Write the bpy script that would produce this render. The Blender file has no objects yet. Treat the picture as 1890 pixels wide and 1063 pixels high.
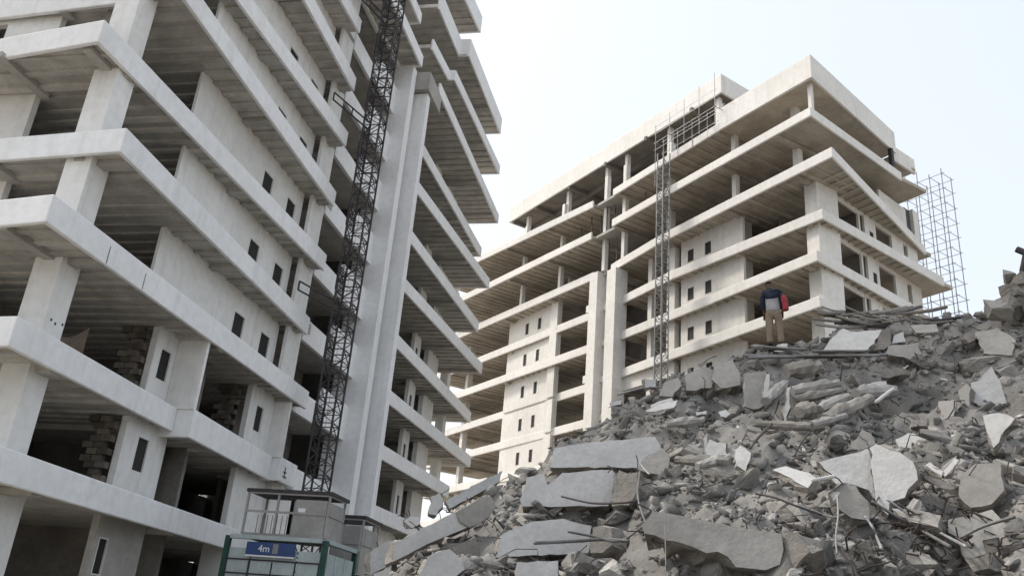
import bpy, bmesh, math, random
import numpy as np
from mathutils import Vector, Matrix
random.seed(7); rng = np.random.default_rng(7)
R = math.radians
S = bpy.context.scene
COL = S.collection

# ------------------------------------------------------------------ camera
EYE = 1.6
FPX = 1620.0                         # focal length in picture widths of 1890; pitch 22.5 deg, roll 4.8 deg follow from the zenith below
cd = bpy.data.cameras.new('camera'); cam = bpy.data.objects.new('camera', cd); COL.objects.link(cam); S.camera = cam
cd.sensor_width = 36.0; cd.lens = FPX/1890*36.0; cd.clip_start = 0.1; cd.clip_end = 3000
zen = Vector((1271.6-945, 3368+531.5, FPX)).normalized()          # world up in camera coords (x right, y up, z forward)
fw = Vector((0, 0, 1)); fh = (fw - zen*zen.z).normalized(); rt = zen.cross(fh)
if rt.x < 0: rt = -rt
def cw(v): return Vector((v.dot(rt), v.dot(fh), v.dot(zen)))
cx, cy, cz = cw(Vector((1, 0, 0))), cw(Vector((0, 1, 0))), cw(Vector((0, 0, 1)))
M = Matrix((( cx.x, cy.x, -cz.x, 0), (cx.y, cy.y, -cz.y, 0), (cx.z, cy.z, -cz.z, EYE), (0, 0, 0, 1)))
cam.matrix_world = M
def ray(px, py):                                                   # survey helper: direction of a sight line
    return cx*(px-945) + cy*(531.5-py) + cz*FPX
def at_r(px, py, r):
    d = ray(px, py); t = r/math.hypot(d.x, d.y); return Vector((d.x*t, d.y*t, d.z*t+EYE))

# ------------------------------------------------------------------ sky, sun, exposure
SUN_AZ, SUN_EL = -72.0, 50.0          # azimuth from +Y clockwise: high on the left, behind the near tower
W = bpy.data.worlds.new('World'); S.world = W; W.use_nodes = True
nt = W.node_tree; nt.nodes.clear()
sky = nt.nodes.new('ShaderNodeTexSky'); sky.sky_type = 'NISHITA'; sky.sun_disc = False
sky.sun_elevation = R(SUN_EL); sky.sun_rotation = R(SUN_AZ); sky.dust_density = 6.0; sky.air_density = 1.0; sky.ozone_density = 1.0
mixn = nt.nodes.new('ShaderNodeMix'); mixn.data_type = 'RGBA'; mixn.inputs[0].default_value = 0.45
mixn.inputs[7].default_value = (7.9, 8.25, 8.45, 1)               # thin white overcast over the blue
bgn = nt.nodes.new('ShaderNodeBackground'); bgn.inputs[1].default_value = 0.095
out = nt.nodes.new('ShaderNodeOutputWorld')
nt.links.new(sky.outputs[0], mixn.inputs[6]); nt.links.new(mixn.outputs[2], bgn.inputs[0]); nt.links.new(bgn.outputs[0], out.inputs[0])
sl = bpy.data.lights.new('sun', 'SUN'); sl.energy = 1.25; sl.angle = R(8); sl.color = (1.0, 0.95, 0.87)
so = bpy.data.objects.new('sun', sl); COL.objects.link(so)
sd = Vector((math.sin(R(SUN_AZ))*math.cos(R(SUN_EL)), math.cos(R(SUN_AZ))*math.cos(R(SUN_EL)), math.sin(R(SUN_EL))))
so.rotation_euler = sd.to_track_quat('Z', 'Y').to_euler(); so.location = sd*200
S.view_settings.view_transform = 'Standard'; S.view_settings.look = 'None'; S.view_settings.gamma = 1.0
S.view_settings.exposure = 1.08
S.cycles.max_bounces = 5; S.cycles.diffuse_bounces = 4; S.cycles.glossy_bounces = 2

# ------------------------------------------------------------------ materials
MAT = {}
def material(name, col, col2=None, scale=0.6, rough=0.9, bump=0.15, bscale=14.0, streak=0.0, streak_col=(0.25, 0.23, 0.2), metal=0.0, stain=0.0, vary=0.0, lo=0.35, hi=0.65, spec=0.3, island=None):
    m = bpy.data.materials.new(name); m.use_nodes = True; t = m.node_tree; n = t.nodes; L = t.links
    b = n['Principled BSDF']; b.inputs['Roughness'].default_value = rough; b.inputs['Metallic'].default_value = metal
    b.inputs['Specular IOR Level'].default_value = spec
    geo = n.new('ShaderNodeNewGeometry'); pos = geo.outputs['Position']
    def noise(sc, det=3, rgh=0.6, vec=None, mp=None):
        x = n.new('ShaderNodeTexNoise'); x.inputs['Scale'].default_value = sc; x.inputs['Detail'].default_value = det; x.inputs['Roughness'].default_value = rgh
        v = pos if vec is None else vec
        if mp:
            q = n.new('ShaderNodeMapping'); q.inputs['Scale'].default_value = mp; L.new(v, q.inputs[0]); v = q.outputs[0]
        L.new(v, x.inputs['Vector']); return x.outputs['Fac']
    def ramp(f, a, c):
        r = n.new('ShaderNodeMapRange'); r.inputs[1].default_value = a; r.inputs[2].default_value = c; L.new(f, r.inputs[0]); return r.outputs[0]
    def mix(f, a, c, amount=1.0, mode='MIX'):
        x = n.new('ShaderNodeMix'); x.data_type = 'RGBA'; x.blend_type = mode
        if amount != 1.0:
            q = n.new('ShaderNodeMath'); q.operation = 'MULTIPLY'; q.inputs[1].default_value = amount; L.new(f, q.inputs[0]); f = q.outputs[0]
        L.new(f, x.inputs[0])
        for s, v in ((x.inputs[6], a), (x.inputs[7], c)):
            if isinstance(v, tuple): s.default_value = (*v, 1)
            else: L.new(v, s)
        return x.outputs[2]
    c2 = col2 or tuple(0.8*x for x in col)
    c = mix(ramp(noise(scale), lo, hi), col, c2)
    c = mix(ramp(noise(scale*9, 2), 0.4, 0.75), c, tuple(0.82*x for x in c2), 0.5)
    if stain: c = mix(ramp(noise(scale*0.35, 4, 0.7), 0.52, 0.7), c, streak_col, stain)
    if streak: c = mix(ramp(noise(1.0, 3, 0.65, None, (2.2, 2.2, 0.16)), 0.52, 0.78), c, streak_col, streak)
    if vary:
        oi = n.new('ShaderNodeObjectInfo'); r = n.new('ShaderNodeMapRange'); r.inputs[3].default_value = 1-vary; r.inputs[4].default_value = 1+vary; L.new(oi.outputs['Random'], r.inputs[0])
        x = n.new('ShaderNodeVectorMath'); x.operation = 'SCALE'; L.new(c, x.inputs[0]); L.new(r.outputs[0], x.inputs['Scale']); c = x.outputs[0]
    if island:
        r = n.new('ShaderNodeMapRange'); r.inputs[3].default_value = island[0]; r.inputs[4].default_value = island[1]; L.new(geo.outputs['Random Per Island'], r.inputs[0])
        x = n.new('ShaderNodeVectorMath'); x.operation = 'SCALE'; L.new(c, x.inputs[0]); L.new(r.outputs[0], x.inputs['Scale']); c = x.outputs[0]
    L.new(c, b.inputs['Base Color'])
    if bump:
        bp = n.new('ShaderNodeBump'); bp.inputs['Strength'].default_value = bump; bp.inputs['Distance'].default_value = 0.05
        L.new(noise(bscale*.5, 3, .75), bp.inputs['Height'])
        L.new(bp.outputs[0], b.inputs['Normal'])
    MAT[name] = m; return m
material('render_white', (0.80, 0.805, 0.81), (0.745, 0.747, 0.75), 0.35, 0.9, 0.12, 9, 0.28, (0.45, 0.435, 0.41), stain=0.14)
material('render_cream', (0.75, 0.735, 0.705), (0.68, 0.665, 0.635), 0.3, 0.9, 0.12, 9, 0.35, (0.48, 0.445, 0.40), stain=0.16)
material('wall_white', (0.77, 0.765, 0.75), (0.70, 0.695, 0.675), 0.3, 0.92, 0.1, 7, 0.35, (0.36, 0.33, 0.29), stain=0.2)
material('wall_cream', (0.72, 0.705, 0.67), (0.65, 0.63, 0.595), 0.3, 0.92, 0.1, 7, 0.3, (0.40, 0.36, 0.31), stain=0.2)
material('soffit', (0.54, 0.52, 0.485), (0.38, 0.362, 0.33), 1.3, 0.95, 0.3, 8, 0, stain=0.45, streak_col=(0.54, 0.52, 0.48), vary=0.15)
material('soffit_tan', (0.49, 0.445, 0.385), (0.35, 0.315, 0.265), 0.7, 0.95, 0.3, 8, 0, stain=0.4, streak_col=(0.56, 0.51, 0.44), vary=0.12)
material('raw_concrete', (0.44, 0.425, 0.395), (0.34, 0.325, 0.30), 0.7, 0.95, 0.3, 10, 0.3, vary=0.1)
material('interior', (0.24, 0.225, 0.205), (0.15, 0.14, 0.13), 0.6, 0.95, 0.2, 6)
material('block', (0.17, 0.145, 0.12), (0.10, 0.088, 0.075), 1.5, 0.95, 0.4, 18, vary=0.35)
material('steel_dark', (0.055, 0.05, 0.055), (0.035, 0.03, 0.03), 3, 0.6, 0.1, 30)
material('steel_grey', (0.20, 0.20, 0.20), (0.11, 0.105, 0.10), 2, 0.6, 0.1, 30, metal=0.3)
material('steel_galv', (0.36, 0.37, 0.38), (0.24, 0.24, 0.24), 2, 0.5, 0.05, 30, metal=0.4)
material('rust', (0.10, 0.082, 0.07), (0.06, 0.05, 0.044), 4, 0.9, 0.2, 40)
material('green_paint', (0.02, 0.085, 0.06), (0.015, 0.05, 0.04), 2, 0.6, 0.05, 20)
material('mesh_panel', (0.42, 0.48, 0.47), (0.34, 0.39, 0.39), 1.2, 0.8, 0.1, 20, 0.4)
material('sheet_grey', (0.36, 0.35, 0.33), (0.28, 0.27, 0.255), 1.0, 0.85, 0.1, 12, 0.4)
material('sign_blue', (0.03, 0.07, 0.20), (0.03, 0.055, 0.15), 2, 0.5, 0)
material('brown_sheet', (0.20, 0.15, 0.115), (0.15, 0.11, 0.085), 1.5, 0.8, 0.1, 8)
material('sign_white', (0.75, 0.75, 0.75), (0.65, 0.65, 0.66), 2, 0.6, 0)
material('sign_grey', (0.28, 0.26, 0.27), (0.2, 0.2, 0.2), 4, 0.6, 0)
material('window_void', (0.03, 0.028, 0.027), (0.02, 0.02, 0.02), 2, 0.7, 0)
material('dust', (0.235, 0.226, 0.212), (0.15, 0.144, 0.135), 0.8, 0.97, 0.9, 7, 0, stain=0.35, streak_col=(0.30, 0.29, 0.275))
material('debris', (0.29, 0.28, 0.264), (0.145, 0.14, 0.132), 2.2, 0.97, 0.5, 14, 0, lo=0.3, hi=0.7, island=(.5, 1.35), stain=0.3, streak_col=(0.44, 0.42, 0.39))
material('chunk', (0.28, 0.27, 0.254), (0.165, 0.158, 0.148), 1.6, 0.97, 0.6, 12, vary=0.3, island=(.65, 1.4), stain=0.3, streak_col=(0.38, 0.365, 0.34))
material('broken_core', (0.31, 0.29, 0.265), (0.19, 0.178, 0.162), 3.0, 0.97, 1.0, 16, vary=0.15)
material('panel_white', (0.50, 0.50, 0.495), (0.42, 0.417, 0.41), 1.3, 0.9, 0.45, 7, stain=0.55, streak_col=(0.34, 0.325, 0.30), vary=0.07)
material('panel_bright', (0.52, 0.52, 0.51), (0.44, 0.437, 0.425), 1.3, 0.9, 0.45, 7, stain=0.3, streak_col=(0.42, 0.40, 0.37), vary=0.05)
material('panel_grey', (0.32, 0.31, 0.292), (0.235, 0.227, 0.213), 1.1, 0.95, 0.35, 9, stain=0.4, streak_col=(0.42, 0.40, 0.37), vary=0.1)
material('panel_brown', (0.25, 0.236, 0.216), (0.165, 0.155, 0.142), 1.6, 0.97, 0.7, 10, stain=0.4, streak_col=(0.31, 0.285, 0.25), vary=0.12)
material('ground_dirt', (0.36, 0.33, 0.285), (0.28, 0.26, 0.225), 0.4, 0.97, 0.5, 5)
material('skin', (0.10, 0.058, 0.04), (0.085, 0.05, 0.034), 4, 0.6, 0)
material('hair', (0.012, 0.01, 0.01), (0.01, 0.008, 0.008), 4, 0.8, 0)
material('cloth_navy', (0.022, 0.03, 0.055), (0.014, 0.02, 0.035), 6, 0.9, 0.2, 40)
material('cloth_grey', (0.34, 0.33, 0.34), (0.26, 0.26, 0.27), 6, 0.9, 0.2, 40)
material('cloth_khaki', (0.25, 0.20, 0.145), (0.17, 0.135, 0.10), 6, 0.9, 0.3, 30)
material('cloth_red', (0.33, 0.04, 0.05), (0.24, 0.035, 0.045), 5, 0.8, 0.2, 30)
material('shoe', (0.02, 0.018, 0.018), (0.015, 0.014, 0.014), 4, 0.7, 0)

# ------------------------------------------------------------------ mesh helpers
class MB:
    def __init__(s): s.v = []; s.f = []
    def box(s, a0, a1, b0, b1, c0, c1):
        i = len(s.v)
        s.v += [(a0,b0,c0),(a1,b0,c0),(a1,b1,c0),(a0,b1,c0),(a0,b0,c1),(a1,b0,c1),(a1,b1,c1),(a0,b1,c1)]
        s.f += [(i,i+3,i+2,i+1),(i+4,i+5,i+6,i+7),(i,i+1,i+5,i+4),(i+1,i+2,i+6,i+5),(i+2,i+3,i+7,i+6),(i+3,i,i+4,i+7)]
        return s
    def prism(s, poly, z0, z1):
        i = len(s.v); n = len(poly)
        s.v += [(p[0],p[1],z0) for p in poly] + [(p[0],p[1],z1) for p in poly]
        s.f += [tuple(range(i+n-1,i-1,-1)), tuple(range(i+n,i+2*n))] + [(i+k,i+(k+1)%n,i+n+(k+1)%n,i+n+k) for k in range(n)]
        return s
    def ring(s, inner, outer, z0, z1):             # open strip between two polylines of equal length
        s.prism(list(outer)+list(reversed(inner)), z0, z1); return s
    def tube(s, p, q, r, n=6):
        p, q = Vector(p), Vector(q); d = (q-p)
        if d.length < 1e-6: return s
        a = d.orthogonal().normalized(); b = d.normalized().cross(a); i = len(s.v)
        for c in (p, q):
            for k in range(n):
                t = 2*math.pi*k/n; s.v.append(tuple(c + a*(r*math.cos(t)) + b*(r*math.sin(t))))
        s.f += [(i+k,i+(k+1)%n,i+n+(k+1)%n,i+n+k) for k in range(n)] + [tuple(range(i+n-1,i-1,-1)), tuple(range(i+n,i+2*n))]
        return s
    def path(s, pts, r, n=5):
        pts = [Vector(p) for p in pts]; i = len(s.v); m = len(pts)
        up = Vector((0.13, 0.21, 0.97))
        for j, p in enumerate(pts):
            d = (pts[min(j+1, m-1)]-pts[max(j-1, 0)]).normalized(); a = d.cross(up)
            if a.length < 1e-3: a = d.orthogonal()
            a.normalize(); b = d.cross(a)
            for k in range(n):
                t = 2*math.pi*k/n; s.v.append(tuple(p + a*(r*math.cos(t)) + b*(r*math.sin(t))))
        for j in range(m-1):
            s.f += [(i+j*n+k, i+j*n+(k+1)%n, i+(j+1)*n+(k+1)%n, i+(j+1)*n+k) for k in range(n)]
        s.f += [tuple(range(i+n-1,i-1,-1)), tuple(range(i+(m-1)*n, i+m*n))]
        return s
    def mesh(s, name, mat):
        me = bpy.data.meshes.new(name); me.from_pydata(s.v, [], s.f)
        bm = bmesh.new(); bm.from_mesh(me); bmesh.ops.recalc_face_normals(bm, faces=bm.faces); bm.to_mesh(me); bm.free()
        if mat: me.materials.append(MAT[mat])
        return me
def link(name, data, parent=None, loc=None):
    o = bpy.data.objects.new(name, data); COL.objects.link(o)
    if parent is not None: o.parent = parent
    if loc is not None: o.location = loc
    return o
def part(name, mb, mat, parent=None, bevel=0.0, smooth=False):
    o = link(name, mb.mesh(name, mat), parent)
    if bevel:
        b = o.modifiers.new('bevel', 'BEVEL'); b.width = bevel; b.segments = 2; b.limit_method = 'ANGLE'
    if smooth:
        for p in o.data.polygons: p.use_smooth = True
    return o
def tag(o, label, cat, group=None):
    o['label'] = label; o['category'] = cat
    if group: o['group'] = group
    return o
def thing(name, label, cat, loc=(0,0,0), rz=0.0, group=None):
    o = link(name, None); o.location = loc; o.rotation_euler = (0, 0, rz); o.empty_display_size = 0.3
    return tag(o, label, cat, group)
def offset_poly(pl, d):
    """shift an open polyline sideways by d (to its left) with mitred corners"""
    res = []; n = len(pl)
    for i in range(n):
        ns = []
        if i > 0: e = Vector(pl[i])-Vector(pl[i-1]); ns.append(Vector((-e.y, e.x)).normalized())
        if i < n-1: e = Vector(pl[i+1])-Vector(pl[i]); ns.append(Vector((-e.y, e.x)).normalized())
        m = sum(ns, Vector((0,0))); m.normalize(); k = max(0.35, m.dot(ns[0]))
        res.append((pl[i][0]+m.x*d/k, pl[i][1]+m.y*d/k))
    return res

# ------------------------------------------------------------------ ground
g = MB(); g.v = [(-900,-900,0),(900,-900,0),(900,1500,0),(-900,1500,0)]; g.f = [(0,1,2,3)]
go = part('ground', g, 'ground_dirt'); go['kind'] = 'structure'

# ------------------------------------------------------------------ the two towers
class Tower:
    def __init__(s, name, label, O, az, sgn, mats):
        U = (math.sin(R(az)), math.cos(R(az)))
        s.root = thing(name, label, 'building', (O[0], O[1], 0), math.atan2(U[1], U[0])); s.s = sgn; s.m = mats; s.ribs = 0; s.rest = MB()
    def box(s, name, u0, u1, v0, v1, z0, z1, mat, parent=None, bevel=0.0):
        a, b = sorted((s.s*v0, s.s*v1)); return part(name, MB().box(min(u0,u1), max(u0,u1), a, b, z0, z1), mat, parent or s.root, bevel)
    def cv(s, pl): return [(p[0], s.s*p[1]) for p in pl]
    def slab(s, front, vback, z0, z1, thick=0.16, soffit='soffit', deck=True, bev=0.035, name='floor_slab', uend=None, close=False):
        """front: polyline (u,v) of the outer edge, run in the +u sense; the edge band hangs round the deck"""
        inner = offset_poly(front, -thick); mid = offset_poly(front, -thick*0.5)
        if deck:
            poly = list(mid) + [(mid[-1][0], vback), (mid[0][0], vback)]
            if abs(mid[0][1]-vback) < 0.05: poly = poly[:-1]
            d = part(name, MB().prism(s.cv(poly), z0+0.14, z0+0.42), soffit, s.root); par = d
        else: par = s.root
        b = part('edge_band', MB().ring(s.cv(inner), s.cv(front), z0, z1), s.m['band'], par, bev)
        if close:                                              # right-hand return of the band
            e = front[-1]
            part('edge_band', MB().box(e[0]-thick, e[0]-0.003, *sorted((s.s*(e[1]-thick-0.002), s.s*vback)), z0+0.004, z1-0.004), s.m['band'], par, bev)
        return par
    def rib(s, par, u, v0, v1, z, w=0.2, h=0.13, mat='soffit', name='soffit_rib'):
        w *= random.uniform(.7, 1.5); h *= random.uniform(.45, .85); u += random.uniform(-.06, .06)
        a, b = sorted((s.s*v0, s.s*v1))
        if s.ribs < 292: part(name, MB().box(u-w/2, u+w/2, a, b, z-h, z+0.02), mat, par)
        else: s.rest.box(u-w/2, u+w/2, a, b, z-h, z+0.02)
        s.ribs += 1
    def wall(s, a0, a1, z0, z1, t0, t1, holes=(), along='u', mat=None, name='wall_panel', frames=True, parent=None):
        A = sorted({a0, a1, *[h[0] for h in holes], *[h[1] for h in holes]}); Z = sorted({z0, z1, *[h[2] for h in holes], *[h[3] for h in holes]})
        def solid(i, j):
            if i < 0 or j < 0 or i >= len(A)-1 or j >= len(Z)-1: return False
            c = ((A[i]+A[i+1])/2, (Z[j]+Z[j+1])/2)
            return not any(h[0] < c[0] < h[1] and h[2] < c[1] < h[3] for h in holes)
        mb = MB(); idx = {}
        def V(i, j, t):
            k = (i, j, t)
            if k not in idx:
                tt = t1 if t else t0
                p = (A[i], tt) if along == 'u' else (tt, A[i])
                idx[k] = len(mb.v); mb.v.append((p[0], s.s*p[1], Z[j]))
            return idx[k]
        for i in range(len(A)-1):
            for j in range(len(Z)-1):
                if not solid(i, j): continue
                for t in (0, 1): mb.f.append((V(i,j,t),V(i+1,j,t),V(i+1,j+1,t),V(i,j+1,t)))
                for di, dj, e in ((-1,0,((i,j),(i,j+1))),(1,0,((i+1,j),(i+1,j+1))),(0,-1,((i,j),(i+1,j))),(0,1,((i,j+1),(i+1,j+1)))):
                    if not solid(i+di, j+dj): mb.f.append((V(*e[0],0),V(*e[1],0),V(*e[1],1),V(*e[0],1)))
        o = part(name, mb, mat or s.m['wall'], parent or s.root)
        if frames:
            for h in holes:
                if h[1]-h[0] > 1.0 or h[3]-h[2] > 1.6: continue
                tf = max(t0, t1) if along == 'u' else min(t0, t1)
                sg = 1 if along == 'u' else -1
                f = MB(); x = 0.035
                for (p0, p1, q0, q1) in ((h[0]-x, h[0]+0.01, h[2]-x, h[3]+x), (h[1]-0.01, h[1]+x, h[2]-x, h[3]+x), (h[0]+0.012, h[1]-0.012, h[2]-x, h[2]+0.01), (h[0]+0.012, h[1]-0.012, h[3]-0.01, h[3]+x)):
                    if along == 'u': c = sorted((s.s*(tf-0.05), s.s*(tf+0.012))); f.box(p0, p1, c[0], c[1], q0, q1)
                    else: c = sorted((s.s*p0, s.s*p1)); f.box(min(tf+0.05, tf-0.012), max(tf+0.05, tf-0.012), c[0], c[1], q0, q1)
                part('window_frame', f, s.m['wall'], o)
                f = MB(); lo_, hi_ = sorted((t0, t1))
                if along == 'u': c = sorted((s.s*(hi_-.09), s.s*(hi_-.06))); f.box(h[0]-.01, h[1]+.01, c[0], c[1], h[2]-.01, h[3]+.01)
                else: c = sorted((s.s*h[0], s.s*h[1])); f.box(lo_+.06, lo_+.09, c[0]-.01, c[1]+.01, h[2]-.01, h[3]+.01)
                part('window_dark_fill', f, 'window_void', o)  # dark sheet in the unglazed hole, painted for the shade of the room behind
        return o
    def flush(s, mat):
        if s.rest.v:
            o = part('soffit_ribbing', s.rest, mat, s.root); o['kind'] = 'stuff'
def lerp(pl, u):
    for (a, b) in zip(pl, pl[1:]):
        if b[0] > a[0] and a[0] <= u <= b[0]: return a[1] + (b[1]-a[1])*(u-a[0])/(b[0]-a[0])
    return pl[-1][1]

# ---- near tower (fills the left of the view)
L = Tower('unfinished_tower', 'white unfinished concrete tower with ribbed soffits standing behind the lattice hoist mast', (-12.57, 23.9), 12.3, -1, {'band': 'render_white', 'wall': 'wall_white'})
LT = lambda k: 5.4+3.4*k
LB = lambda k: 4.55+3.4*k
near = {0: [(-1.4,-9),(-1.9,.5),(16.2,-.95)], 1: [(-1.2,-9),(-1.8,-.02),(7.48,-.72)], 2: [(-1.0,-9),(-2.25,.35),(16.9,-.15)], 3: [(.3,-9),(-.3,.38),(16.1,-.36)],
        4: [(-.2,-9),(-1.3,-.68),(16.25,-.14)], 5: [(1.2,-9),(.6,.28),(16.0,-.1)], 6: [(.4,-9),(-.6,-.7),(15.8,.08)], 7: [(1.6,-9),(1.0,.3),(15.8,.0)],
        8: [(.4,-9),(-.6,-.6),(15.3,-.03)], 9: [(.6,-9),(.3,.8),(22.9,.9)], 10: [(.4,-9),(-.2,.3),(22.9,.4)], 11: [(.4,-9),(-.2,.6),(22.9,.6)]}
for k, fr in near.items():
    z0, z1 = LB(k), LT(k) + (0.6 if k == 11 else 0)
    d = L.slab(fr, -9, z0, z1, close=(k >= 9))
    u = fr[1][0] + 0.8; uend = fr[-1][0]
    while u < uend-0.15:
        if k >= 1 and k <= 9: L.rib(d, u, lerp(fr[1:], u)-0.17, -7.9 if k <= 8 else -2.0, z0+0.14)
        u += 0.72
    # brackets (transverse beams) over the column lines, and the two beams of the free end
    for bu in (0.55, 8.4, 15.5):
        if bu < uend: L.box('bracket_beam', bu-0.2, bu+0.2, lerp(fr[1:], bu)-0.165, -2.2, z0-0.06, z0+0.13, 'raw_concrete', d)
    if k in (2, 3, 4, 5):
        for bv in (-1.3, -4.6): L.box('bracket_beam', fr[1][0]+0.35, 1.4, bv-0.17, bv+0.17, z0-0.05, z0+0.13, 'raw_concrete', d)
# stepped bays of the first floor edge
for fr in ([(7.50,-1.3),(7.50,-.03),(15.5,-.70)], [(15.5,-1.3),(15.5,-.25),(17.4,-.33)]):
    d = L.slab(fr, -9, LB(1)-0.18, LT(1), name='floor_slab')
    u = 8.0 if fr[0][0] < 8 else 15.9
    while u < fr[-1][0]-0.3: L.rib(d, u, lerp(fr[1:], u)-0.17, -3.4, LB(1)-0.04); u += 0.72
L.box('step_pier', 7.44, 7.60, -1.25, -.06, LT(1)-0.02, LB(2)+.1, 'wall_white')
L.box('step_pier', 15.44, 15.60, -1.25, -.28, LT(1)-0.02, LB(2)+.1, 'wall_white')
# walls, columns and openings floor by floor (storey k stands on slab k)
for k in range(0, 9):
    z0, z1 = LB(k)+0.42, LB(k+1)+0.15
    L.box('column', .10, .98, -1.78, -.86, z0, z1, 'wall_white', bevel=0.02)
    wz0 = LT(k)+0.72
    if k == 0:
        L.wall(5.6, 8.1, z0, z1, -1.5, -1.25, [(6.4, 7.05, 6.35, 7.5)])
        L.box('partition_wall', 8.1, 9.35, -3.2, -2.95, z0, z1, 'raw_concrete'); L.box('column', 9.35, 9.75, -3.2, -2.3, z0, z1, 'raw_concrete')
        L.wall(13.4, 16.4, z0, z1, -1.45, -1.2); L.box('column', 16.4, 17.6, -1.6, -.9, z0, z1, 'wall_white')
    elif k == 1:
        L.wall(6.1, 7.43, z0, z1, -1.5, -1.25, [(6.5, 7.15, 9.65, 10.75)])
        L.wall(13.2, 15.43, z0, z1, -1.3, -1.05, [(13.85, 14.5, 9.6, 10.7)])
    else:
        L.wall(4.9, 14.9, z0, z1, -1.37, -1.25, [(10.82, 11.72, wz0-.02, wz0+.98), (13.32, 14.22, wz0-.02, wz0+.98)])
        L.box('column', 14.95, 16.35, -.98, -.78, z0, z1, 'wall_white', bevel=0.02)
    # inside: back wall and cross walls
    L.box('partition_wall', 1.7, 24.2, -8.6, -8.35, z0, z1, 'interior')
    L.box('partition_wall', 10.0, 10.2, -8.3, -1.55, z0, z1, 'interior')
    # the free end, facing left
    L.wall(-12.0, -4.95, z0, z1, 1.35, 1.6, [(-7.7, -7.15, z0, z1-.25)] if k >= 4 else [], along='v', frames=False)
    L.box('column', 1.2, 1.7, -3.0, -2.6, z0, z1, 'interior') if k >= 4 else None
# ground storey
L.box('column', .2, 1.45, -1.9, -.9, 0, LB(0)+.15, 'wall_white'); L.wall(5.4, 8.05, 0, LB(0)+.15, -1.5, -1.25, [(5.65, 6.1, 2.9, 4.0)], mat='raw_concrete')
L.box('partition_wall', 1.4, 24.2, -8.6, -8.35, 0, LB(0)+.15, 'interior'); L.box('column', 13.2, 14.4, -1.9, -.9, 0, LB(0)+.15, 'wall_white')
L.box('partition_wall', 9.8, 10.0, -8.3, -1.6, 0, LB(0)+.15, 'interior')
# rough blockwork returns inside the lower openings
for (u0, zb, zt) in ((5.62, LT(0)-.1, LB(1)), (6.12, LT(1)-.1, LB(2)), (13.2, LT(1)-.1, LB(2))):
    z, row = zb, 0
    holder = L.box('block_return', u0-0.10, u0-0.02, -2.9, -1.6, zb-.2, zb-0.02, 'block')
    while z < zt-0.2:
        v = -1.52 - (0.22 if row % 2 else 0)
        while v > (-2.3 if row % 3 else -2.0) + random.uniform(-.06, .06):
            j = random.uniform(-.05, .05)
            L.box('block', u0-0.24+j, u0-0.03+j*.2, v-0.41, v-0.015, z, z+.205, 'block', holder)
            v -= 0.43
        z += .222; row += 1
for cu_, cz_ in ((.55, 11.5), (2.55, 11.5)): L.box('joint_crack', cu_, cu_+.03, .33-.026*(cu_+2.25)+.01, .33-.026*(cu_+2.25)+.03, cz_-.1, cz_+.45, 'steel_grey')
for hu, hz in ((.35, 9.47), (.55, 9.42), (.85, 9.5), (.5, 4.1)): L.box('tie_hole', hu, hu+.06, -.862 if hz > 5 else -.902, -.852 if hz > 5 else -.892, hz, hz+.08, 'window_void')
sh = MB(); ns_ = 10                                             # brown sheet sagging inside the first-floor opening
for i in range(ns_+1):
    t = i/ns_; uu = 1.7+1.9*t; zt = LT(1)+1.75-.8*math.sin(math.pi*min(1, .25+t*.75))-.1*t
    for dv in (0, -.03): sh.v += [(uu, -(-2.1+dv), LT(1)-.4), (uu, -(-2.1+dv), zt)]
for i in range(ns_):
    a = i*4; b = a+4; sh.f += [(a, b, b+1, a+1), (a+2, a+3, b+3, b+2), (a+1, b+1, b+3, a+3), (a, a+2, b+2, b)]
sh.f += [(0, 1, 3, 2), (ns_*4, ns_*4+2, ns_*4+3, ns_*4+1)]
sho = part('hanging_sheet', sh, 'brown_sheet'); sho.location = L.root.location; sho.rotation_euler = L.root.rotation_euler
tag(sho, 'brown sheet with a sagging top edge inside a first-floor opening of the near tower', 'sheet')
# loose rod on the near face
mk = L.box('painted_mark', 16.0, 16.05, -.262, -.248, 8.0, 8.45, 'steel_dark'); L.box('painted_mark', 15.85, 16.25, -.262, -.247, 8.0, 8.05, 'steel_dark'); L.box('painted_mark', 15.88, 16.18, -.262, -.246, 8.2, 8.25, 'steel_dark')
L.box('rod', 4.4, 6.4, -.42, -.36, 5.02, 5.08, 'steel_grey')
# stair bay between near wing and fins
for k in range(0, 10):
    if k >= 2: L.box('stair_panel', 16.4, 19.3, -.95, -.75, LB(k)-.1, LT(k)+.15, 'render_white'); L.box('stair_panel', 19.32, 22.7, -.70, -.5, LB(k)-.1, LT(k)+.9, 'render_white')
    if k == 1: L.box('stair_panel', 17.5, 22.7, -.95, -.7, LB(k)-.1, LT(k), 'render_white')
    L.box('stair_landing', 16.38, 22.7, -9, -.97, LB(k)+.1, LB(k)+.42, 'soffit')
    if k >= 2:
        for ju in (20.1, 21.0, 21.9): L.box('joint_strip', ju, ju+.035, -.503, -.492, LB(k)-.05, LT(k)+.85, 'steel_grey')
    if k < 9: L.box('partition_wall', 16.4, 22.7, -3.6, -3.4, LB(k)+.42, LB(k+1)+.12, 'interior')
L.box('wall_panel', 19.6, 22.7, -1.2, -.95, 0, LB(1), 'wall_white'); L.box('wall_panel', 17.6, 19.0, -1.3, -1.1, 0, LB(1), 'wall_white')
L.box('partition_wall', 23.95, 24.2, -8.34, -1.62, 0, LB(9), 'interior')
L.box('plate', 16.5, 17.1, -.74, -.73, LT(5)-.5, LT(5)+.05, 'raw_concrete'); L.box('partition_wall', 23.95, 24.2, -8.34, -1.62, 0, LB(9), 'interior')
L.box('plate', 16.5, 17.1, -.74, -.73, LT(3)-.5, LT(3)+.05, 'raw_concrete')
L.box('fin', 22.7, 23.42, -1.6, .42, 0, LB(9)+.1, 'render_white', bevel=0.03)
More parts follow.
